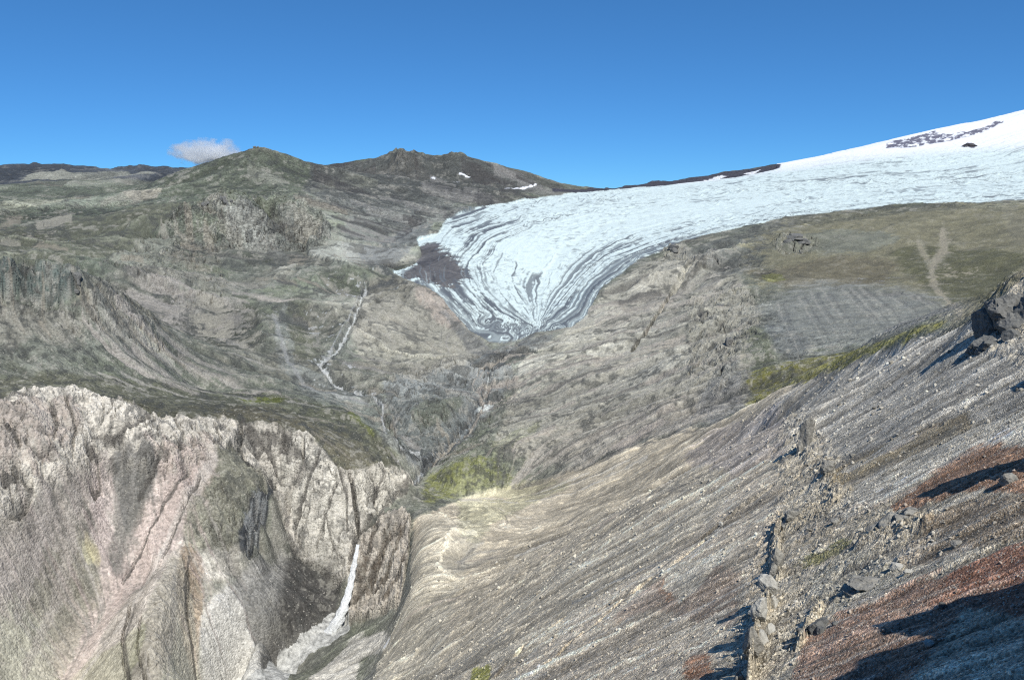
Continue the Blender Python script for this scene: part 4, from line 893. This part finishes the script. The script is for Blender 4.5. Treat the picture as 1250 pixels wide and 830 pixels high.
for n, (name, mat, smooth, k) in enumerate(PIECES, 1):
    s = fid == n
    if s.sum() < 2: print('empty piece', name); continue
    F = np.stack([q0[s], q3[s], q2[s], q1[s]], -1); used = np.zeros(NA*NR, bool); used[F.ravel()] = True
    re = np.cumsum(used, dtype=np.int32)-1; F = re[F]; V = co[used]
    me = bpy.data.meshes.new(name); me.vertices.add(len(V)); me.vertices.foreach_set('co', V.ravel())
    me.loops.add(F.size); me.loops.foreach_set('vertex_index', F.ravel()); me.polygons.add(len(F)); me.polygons.foreach_set('loop_start', np.arange(0, F.size, 4, dtype=np.int32))
    me.update(calc_edges=True)
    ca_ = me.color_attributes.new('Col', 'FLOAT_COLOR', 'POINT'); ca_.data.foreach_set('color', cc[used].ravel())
    me.polygons.foreach_set('use_smooth', np.full(len(F), smooth)); me.materials.append(M[mat])
    o = bpy.data.objects.new(name, me); COLL.objects.link(o); props(o, **k); DONE.setdefault(name, o)
print('meshes')
def gz(u, v, **k):
    """a point of the ground seen at that place of the photo, in scene coordinates"""
    a, lr = hit(u, v, **k); z = float(samp(ZD, np.array([a]), np.array([lr]))[0]); r = math.exp(lr)
    return r*math.sin(a), r*math.cos(a), z+ZOFF
# ------------------------------------------------------------------ camera, sun, sky
cam = bpy.data.cameras.new('camera'); co_ = bpy.data.objects.new('camera', cam); COLL.objects.link(co_); SC.camera = co_
cam.sensor_width = 36; cam.lens = 36*FPX/1250; cam.clip_start = .5; cam.clip_end = 90000
co_.location = (0, 0, ZOFF); co_.rotation_euler = (math.pi/2-PITCH, 0, 0)
SUN_EL, SUN_AZ = R_(52), R_(160)     # azimuth from the view direction, clockwise
sd = (math.cos(SUN_EL)*math.sin(SUN_AZ), math.cos(SUN_EL)*math.cos(SUN_AZ), math.sin(SUN_EL))
from mathutils import Vector, Matrix
sl_ = bpy.data.lights.new('sun', 'SUN'); sl_.energy = 5.0; sl_.angle = R_(.53); sl_.color = (1, .965, .90)
so = bpy.data.objects.new('sun', sl_); COLL.objects.link(so); so.rotation_euler = Vector(sd).to_track_quat('Z', 'Y').to_euler(); so.location = (0, 0, ZOFF+200)
w = bpy.data.worlds.new('World'); SC.world = w; w.use_nodes = True; t = w.node_tree; t.nodes.clear()
sky = t.nodes.new('ShaderNodeTexSky'); sky.sky_type = 'NISHITA'; sky.sun_disc = False; sky.sun_elevation = SUN_EL; sky.sun_rotation = SUN_AZ
sky.altitude = 3000; sky.air_density = .7; sky.dust_density = 0; sky.ozone_density = 10
bg = t.nodes.new('ShaderNodeBackground'); bg.inputs[1].default_value = .145; wo = t.nodes.new('ShaderNodeOutputWorld')
gm = t.nodes.new('ShaderNodeGamma'); gm.inputs[1].default_value = .7; ti = t.nodes.new('ShaderNodeVectorMath'); ti.operation = 'MULTIPLY'; ti.inputs[1].default_value = (.50, 1.05, 1.42)
t.links.new(sky.outputs[0], gm.inputs[0]); t.links.new(gm.outputs[0], ti.inputs[0]); t.links.new(ti.outputs[0], bg.inputs[0]); t.links.new(bg.outputs[0], wo.inputs[0])
SC.cycles.use_denoising = False; SC.cycles.filter_width = 1.15; SC.cycles.max_bounces = 4; SC.cycles.diffuse_bounces = 2
SC.view_settings.view_transform = 'Standard'; SC.view_settings.look = 'None'; SC.view_settings.gamma = 1; SC.view_settings.exposure = 0.0
# ------------------------------------------------------------------ rocks
def ico(sub):
    import bmesh
    bm = bmesh.new(); bmesh.ops.create_icosphere(bm, subdivisions=sub, radius=1.0)
    V = np.array([v.co[:] for v in bm.verts]); F = np.array([[v.index for v in f.verts] for f in bm.faces], np.int32); bm.free(); return V, F
ICO = {s: ico(s) for s in (1, 2, 3, 4, 5)}
def rock_shape(seed, sub=4, cuts=16, depth=(.55, .9), rough=.06):
    g = np.random.default_rng(seed); V, F = ICO[sub]; V = V*1.0
    for _ in range(cuts):
        n = g.normal(size=3); n /= np.linalg.norm(n); d = g.uniform(*depth); V = V-np.maximum(V@n-d, 0)[:, None]*n
    if rough:
        q = V.astype(F32); h = noise3(q[:, 0]*2.5+seed, q[:, 1]*2.5, q[:, 2]*2.5, seed % 50)*rough*1.6+np.abs(noise3(q[:, 0]*6+seed, q[:, 1]*6, q[:, 2]*6, seed % 40))*-rough*1.5+noise3(q[:, 0]*15, q[:, 1]*15, q[:, 2]*15, seed % 30)*rough*.35
        V = V*(1+h[:, None]*1.3)
    return V, F
def rotz(V, a):
    c, s = math.cos(a), math.sin(a); return np.stack([V[:, 0]*c-V[:, 1]*s, V[:, 0]*s+V[:, 1]*c, V[:, 2]], 1)
def mesh_np(name, parts, mat, loc=(0, 0, 0), smooth=False):
    Vs, Fs, k = [], [], 0
    for V, F in parts: Vs.append(V); Fs.append(F+k); k += len(V)
    V = np.concatenate(Vs).astype(F32); F = np.concatenate(Fs).astype(np.int32)
    me = bpy.data.meshes.new(name); me.vertices.add(len(V)); me.vertices.foreach_set('co', V.ravel()); me.loops.add(F.size); me.loops.foreach_set('vertex_index', F.ravel())
    me.polygons.add(len(F)); me.polygons.foreach_set('loop_start', np.arange(0, F.size, F.shape[1], dtype=np.int32)); me.update(calc_edges=True)
    me.polygons.foreach_set('use_smooth', np.full(len(F), smooth)); me.materials.append(mat)
    o = bpy.data.objects.new(name, me); COLL.objects.link(o); o.location = loc; return o
def boulder(u, v, px, seed, label, mat='rock', stretch=(1, 1, .8), sink=.3, group=None, name='boulder', cat='boulder', n=1, spread=.6, sub=4, **k):
    x, y, z = gz(u, v, **k); r = math.hypot(x, y); s = px*.5*math.hypot(r, z-ZOFF)/FPX
    g = np.random.default_rng(seed*7+1); parts = []
    for i in range(n):
        f = 1 if i == 0 else g.uniform(.35, .8); V, F = rock_shape(seed+i*13, sub if i == 0 else max(2, sub-1))
        V = rotz(V*np.array(stretch)*s*f, g.uniform(0, 6.3)) if n > 1 else V*np.array(stretch)*s
        if i: 
            ox, oy = g.normal(0, spread*s, 2); a = math.atan2(x+ox, y+oy); zz = float(samp(ZD, np.array([a]), np.array([lg(math.hypot(x+ox, y+oy))]))[0])+ZOFF-z
            V = V+np.array([ox, oy, zz+s*f*stretch[2]*(1-2*sink)*.5])
        else: V = V+np.array([0, 0, s*stretch[2]*(1-2*sink)])
        parts.append((V, F))
    o = mesh_np(name, parts, M[mat], (x, y, z)); return props(o, label, cat, group)
# pale split blocks and their dark cleft low in the picture
OB = 'rock outcrops standing out of the near scree slope'
boulder(936, 745, 27, 11, 'pale split block at the top of the cleft outcrop low on the near slope', 'palerock', (1, .8, 1.1), .25, OB, 'rock_outcrop', 'rock outcrop', n=5)
boulder(926, 785, 28, 23, 'middle pale blocks of the cleft outcrop low on the near slope', 'palerock', (.8, .8, 1.3), .25, OB, 'rock_outcrop', 'rock outcrop', n=5)
boulder(915, 822, 32, 31, 'lowest pale blocks of the cleft outcrop at the bottom edge of the photo', 'rock', (.8, .8, 1.4), .25, OB, 'rock_outcrop', 'rock outcrop', n=5)
boulder(985, 548, 30, 41, 'jagged grey rock spire pointing up from the middle of the near slope', 'rock', (.55, .6, 1.5), .2, OB, 'rock_spire', 'rock spire', n=6, spread=.55)
boulder(1010, 585, 26, 47, 'knobbly pinkish grey rocks just below the jagged spire', 'rock', (.8, .8, .9), .3, OB, 'rock_outcrop', 'rock outcrop', n=6, spread=.65)
boulder(965, 640, 22, 53, 'small grey rocks halfway between the jagged spire and the cleft outcrop', 'rock', (.8, .8, .9), .3, OB, 'rock_outcrop', 'rock outcrop', n=7, spread=.7)
boulder(948, 700, 24, 59, 'narrow dark sided rock just above the cleft outcrop', 'rock', (.6, .6, 1.3), .25, OB, 'rock_outcrop', 'rock outcrop', n=3)
boulder(1085, 640, 34, 61, 'rough grey green rock knoll below the rust brown scree', 'rock', (1, .8, .7), .35, OB, 'rock_outcrop', 'rock outcrop', n=8, spread=.65)
boulder(1060, 715, 40, 67, 'low smooth grey slab beside the small moss patch', 'rock', (1.3, .9, .35), .4, OB, 'rock_outcrop', 'rock outcrop', n=4, spread=.4)
boulder(1000, 770, 30, 71, 'dark cracked rocks right of the cleft outcrop', 'darkrock', (.9, .7, .8), .35, OB, 'rock_outcrop', 'rock outcrop', n=5, spread=.45)
boulder(1228, 395, 62, 73, 'big dark craggy outcrop at the right edge over the green gully', 'darkrock', (1, .9, .95), .35, OB, 'rock_outcrop', 'rock outcrop', n=9, spread=.6, sub=5)
boulder(1206, 425, 34, 79, 'broken dark rocks at the foot of the big outcrop on the right edge', 'darkrock', (.9, .8, .7), .35, OB, 'rock_outcrop', 'rock outcrop', n=9, spread=.65)
GB = 'loose boulders on the near slope'
for i, (u, v, px, lb, mt_, st_) in enumerate([(1195, 457, 10, 'pale round boulder below the big dark outcrop on the right edge', 'palerock', (1, .9, .8)),
        (1232, 590, 20, 'large pitted grey boulder beside the rust scree at the right edge', 'rock', (1, .9, 1.0)), (1168, 665, 13, 'grey boulder on dark scree above the red slope', 'rock', (1, .9, .8)),
        (1095, 692, 16, 'pale grey boulder right of the smooth slab', 'palerock', (1, .8, .8)), (1108, 700, 11, 'bluish white boulder touching the pale grey one by the slab', 'palerock', (1, .8, .8)),
        (1135, 785, 13, 'pale boulder at the edge of the corner shadow', 'palerock', (1, .8, .7)), (1040, 560, 9, 'small grey boulder right of the jagged spire', 'rock', (1, .9, .8)),
        (1150, 740, 10, 'small dark boulder on the red scree', 'darkrock', (1, .9, .8)), (880, 640, 8, 'small pale boulder at the upper end of the pale streak', 'palerock', (1, .9, .8)),
        (700, 690, 6, 'tiny pale boulder on the grey middle of the slope', 'palerock', (1, .9, .8)), (1020, 640, 11, 'angular grey boulder on the rubble between spire and slab', 'rock', (1, .9, .8))]):
    boulder(u, v, px, 101+i*3, lb, mt_, st_, .3, GB)
# crags farther away
FC = 'dark crag knobs on the far slopes'
for i, (u, v, px, lb, n, st_, sp_) in enumerate([(822, 303, 16, 'rusty dark crag knob beside the edge of the glacier', 6, (1, .8, .8), 1.2), (868, 311, 12, 'black crag knob at the head of the pale far bank', 5, (1, .8, 1), .8),
        (888, 428, 14, 'dark crag halfway down the pale far bank', 6, (.8, .8, .9), 1.0), (880, 372, 12, 'small grey crags under the edge of the olive hill', 7, (.9, .8, .8), 1.4), (970, 296, 26, 'grey conical crag on the olive hill below the glacier', 8, (1, .8, .55), .9),
        (311, 184, 6, 'little crag knob on top of the cone shaped hill', 3, (1, .8, .8), .7), (1183, 179, 12, 'lone black rock island in the snow of the white dome', 3, (1.3, .8, .45), .7),
        (275, 268, 12, 'black crag tooth at the middle of the broken grey crags', 5, (.7, .7, 1.2), .7), (250, 263, 10, 'dark crag at the top of the broken grey crags', 5, (.9, .7, .8), .9),
        (95, 345, 14, 'black buttress at the right end of the dark green cliff', 4, (.8, .7, 1.0), .5)]):
    boulder(u, v, px, 201+i*5, lb, 'darkrock' if u not in (1183,) else 'farrock', st_, .35, FC, 'crag', 'crag', n=n, spread=.6, sub=3)
# pinnacles and added towers just right of the frame that throw the long shadows
def pinnacle(az, r, h, w_, seed, label):
    a = R_(az); z = float(samp(ZD, np.array([a]), np.array([lg(r)]))[0])+ZOFF; V, F = rock_shape(seed, 4, 14, (.5, .9), .08)
    o = mesh_np('rock_pinnacle_or_added_tower', [(V*np.array([w_, w_, h*.62])+np.array([0, 0, h*.38]), F)], M['darkrock'], (r*math.sin(a), r*math.cos(a), z)); props(o, label, 'rock pinnacle', 'tall rock pinnacles and added unseen towers on the ridge')
pinnacle(37.5, 118, 15, 5, 301, 'tall dark rock pinnacle on the ridge that shades the rust scree')
pinnacle(35.6, 172, 8, 4, 303, 'slim dark rock pinnacle on the ridge above the pale scree')
pinnacle(41.5, 76, 14, 6, 305, 'broad dark rock tower added out of view to shade the corner of the slope')  # this tower and the next are added unseen to cast the corner shadow
pinnacle(45, 66, 20, 7, 309, 'second dark rock tower added close behind the broad one to fill the corner shadow')
# ------------------------------------------------------------------ loose stones, far too many to count
NS = 30000
g = np.random.default_rng(5); az = g.uniform(R_(-12), R_(37), NS*2); lr = g.uniform(lg(62), lg(620), NS*2)
nm = samp(nearm, az, lr) > .5; az, lr = az[nm][:NS], lr[nm][:NS]
s2s = samp(S2, az, lr)+.6*samp(S3, az, lr)+g.normal(0, .9, len(az)); keep = s2s > -.2; az, lr = az[keep], lr[keep]; n = len(az)
zz = samp(ZD, az, lr); r = np.exp(lr); size = np.clip(.00072*r*np.exp(g.normal(0, .6, n)), .06, 1.5)
big = g.random(n) < .02; size[big] *= 2.6; cg_ = samp(crag, az, lr); size *= np.where((cg_ > .3) & (g.random(n) < .5), 2.3, 1); size = np.minimum(size, .0032*r)
shapes = [rock_shape(400+i, 2, 9, (.45, .85), .05) for i in range(10)]
Vs, Fs, Cs, k0 = [], [], [], 0
for i, (V, F) in enumerate(shapes):
    m = np.arange(n) % 10 == i; c = m.sum(); A = g.uniform(0, 6.28, c); B = g.uniform(0, 6.28, c)
    R1 = np.zeros((c, 3, 3)); ca2, sa2, cb, sb = np.cos(A), np.sin(A), np.cos(B), np.sin(B)
    R1[:, 0, 0], R1[:, 0, 1], R1[:, 1, 0], R1[:, 1, 1], R1[:, 2, 2] = ca2, -sa2, sa2, ca2, 1
    R2 = np.zeros((c, 3, 3)); R2[:, 0, 0], R2[:, 0, 2], R2[:, 2, 0], R2[:, 2, 2], R2[:, 1, 1] = cb, -sb, sb, cb, 1
    P = np.einsum('cij,cjk,vk->cvi', R1, R2, V*np.array([1, .8, .7])); P *= size[m][:, None, None]
    P += np.stack([r[m]*np.sin(az[m]), r[m]*np.cos(az[m]), zz[m]+ZOFF+size[m]*.25], 1)[:, None, :]
    Vs.append(P.reshape(-1, 3)); Fs.append((F[None]+np.arange(c)[:, None, None]*len(V)+k0).reshape(-1, 3)); k0 += c*len(V)
    tone = g.uniform(.8, 1.25, c)*np.where(g.random(c) < .2, .45, 1)
    tin = np.stack([samp(col[..., q], az[m], lr[m]) for q in range(3)], 1)*.45+np.array([.40, .385, .34])*.6
    Cs.append(np.repeat(np.clip(tin*tone[:, None], .02, .62), len(V), 0))
st_o = mesh_np('scree_stones', [(np.concatenate(Vs), np.concatenate(Fs))], M['rock']); C_s = np.concatenate(Cs)
at_ = st_o.data.color_attributes.new('Col', 'FLOAT_COLOR', 'POINT'); at_.data.foreach_set('color', np.concatenate([C_s, np.ones((len(C_s), 1))], 1).astype(F32).ravel())
m_, t_ = nt('stone'); o1 = N(t_, 'ShaderNodeOutputMaterial'); b1_ = N(t_, 'ShaderNodeBsdfPrincipled'); b1_.inputs['Roughness'].default_value = .9; b1_.inputs['Specular IOR Level'].default_value = .2
a1 = N(t_, 'ShaderNodeAttribute', attribute_name='Col'); t_.links.new(a1.outputs['Color'], b1_.inputs['Base Color']); t_.links.new(b1_.outputs[0], o1.inputs[0])
st_o.data.materials[0] = m_; props(st_o, 'loose pale stones lying all over the near scree slope', None, None, 'stuff')
# ------------------------------------------------------------------ waterfall
WF = [(437, 664, 4.0), (434, 680, 6), (431, 695, 8), (428, 712, 9), (424, 728, 11), (418, 745, 14), (411, 760, 18), (402, 774, 24)]
WD = (ZD/Rg)
def hit_fine(u, v):
    a, t = pix(u, v); lr = np.arange(lg(690), lg(830), .0008); w = samp(WD, np.full(lr.shape, a), lr); k = int(np.argmax(w >= t)); return math.exp(lr[k]) if (w >= t).any() else 790.0
wr_ = [min(hit_fine(u+d, v_) for d in (-w_*.4, 0, w_*.4)) for u, v_, w_ in WF]; wr_ = [min(max(r_, 730), 806) for r_ in wr_]; wr_ = [min(wr_[max(0, i-1):i+2]) for i in range(len(wr_))]; print('fall', wr_)
V, F = [], []; nw, nl = 14, 60
for j in range(nl+1):
    t = j/nl*(len(WF)-1); i = min(int(t), len(WF)-2); f = t-i; u, v_, w_ = [WF[i][q]*(1-f)+WF[i+1][q]*f for q in range(3)]
    a, te = pix(u, v_); r_ = wr_[i]*(1-f)+wr_[i+1]*f-5; hw = w_*.5*r_/FPX*.95
    x0, y0, z0 = r_*math.sin(a), r_*math.cos(a), te*r_+ZOFF
    for q in range(nw+1):
        s = q/nw*2-1; n_1 = math.sin(q*2.3+j*.21)*.5+math.sin(q*5.1+j*.63+1)*.35+random.uniform(-.3, .3)
        V.append((x0+s*hw*(1+.12*math.sin(j*.9+q)), y0-(1-s*s)*hw*.7+n_1*.8, z0+n_1*.5))
for j in range(nl):
    for q in range(nw):
        a = j*(nw+1)+q; F.append((a, a+nw+1, a+nw+2, a+1))
wf = mesh_np('waterfall', [(np.array(V), np.array(F, np.int32))], M['foam'], smooth=True); md = wf.modifiers.new('thick', 'SOLIDIFY'); md.thickness = 1.5
props(wf, 'white waterfall dropping out of the narrow slot into the gorge', 'waterfall')
# ------------------------------------------------------------------ far snowy peaks on the horizon and the cloud
def far_peaks():
    g = np.random.default_rng(9); nx, ny = 160, 14; V, F = [], []
    for i in range(nx+1):
        for j in range(ny+1):
            u = 655+(i/nx)*120; a, _ = pix(u, 230); d = 33000+j*500; e = math.sin(math.pi*j/ny)
            env = .35+.65*math.exp(-((u-716)/26)**2)+.35*math.exp(-((u-690)/8)**2)
            h = (210+240*env*(.6+.4*math.sin(u*.41)+.35*math.sin(u*.93+2)+.3*math.sin(u*1.9+j)))*e-200
            V.append((d*math.sin(a), d*math.cos(a), ZOFF+h+g.uniform(-15, 15)*e))
    for i in range(nx):
        for j in range(ny):
            a = i*(ny+1)+j; F.append((a, a+ny+1, a+ny+2, a+1))
    o = mesh_np('far_snowy_mountains', [(np.array(V), np.array(F, np.int32))], M['farsnow']); props(o, kind='structure')
far_peaks()
def cloud(u, v, wpx, hpx, d, seed, label):
    a, te = pix(u, v); r_ = d; x, y, z = r_*math.sin(a), r_*math.cos(a), te*r_+ZOFF; L_ = d/FPX
    bpy.ops.mesh.primitive_ico_sphere_add(subdivisions=3, radius=1); o = bpy.context.object; o.name = 'cloud'; o.location = (x, y, z); o.scale = (wpx*L_*.5, wpx*L_*.3, hpx*L_*.5)
    m, t = nt('cloud_vapour'); out = N(t, 'ShaderNodeOutputMaterial'); vol = N(t, 'ShaderNodeVolumePrincipled'); t.links.new(vol.outputs[0], out.inputs['Volume'])
    vol.inputs['Color'].default_value = (.97, .99, 1, 1); vol.inputs['Anisotropy'].default_value = .2
    tc = N(t, 'ShaderNodeTexCoord'); no = N(t, 'ShaderNodeTexNoise', i_Scale=1.7, i_Detail=6.0, i_Roughness=.6); mp = N(t, 'ShaderNodeMapping'); mp.inputs['Scale'].default_value = (1.6, 1.0, .8); mp.inputs['Location'].default_value = (seed, 0, 0)
    t.links.new(tc.outputs['Object'], mp.inputs[0]); t.links.new(mp.outputs[0], no.inputs['Vector'])
    ln = N(t, 'ShaderNodeVectorMath', operation='LENGTH'); t.links.new(tc.outputs['Object'], ln.inputs[0])
    mr = N(t, 'ShaderNodeMath', operation='MULTIPLY_ADD'); mr.inputs[1].default_value = -.42; t.links.new(ln.outputs['Value'], mr.inputs[0]); t.links.new(no.outputs[0], mr.inputs[2])
    ra = N(t, 'ShaderNodeMapRange'); ra.inputs['From Min'].default_value = .16; ra.inputs['From Max'].default_value = .42; ra.inputs['To Max'].default_value = 1.0/(wpx*L_*.5)*13; t.links.new(mr.outputs[0], ra.inputs[0]); t.links.new(ra.outputs[0], vol.inputs['Density'])
    o.data.materials.append(m); props(o, label, 'cloud')
cloud(256, 187, 96, 36, 16000, 3, 'small white cloud resting behind the left shoulder of the cone shaped hill')
SC.cycles.volume_bounces = 5; SC.cycles.volume_step_rate = 2
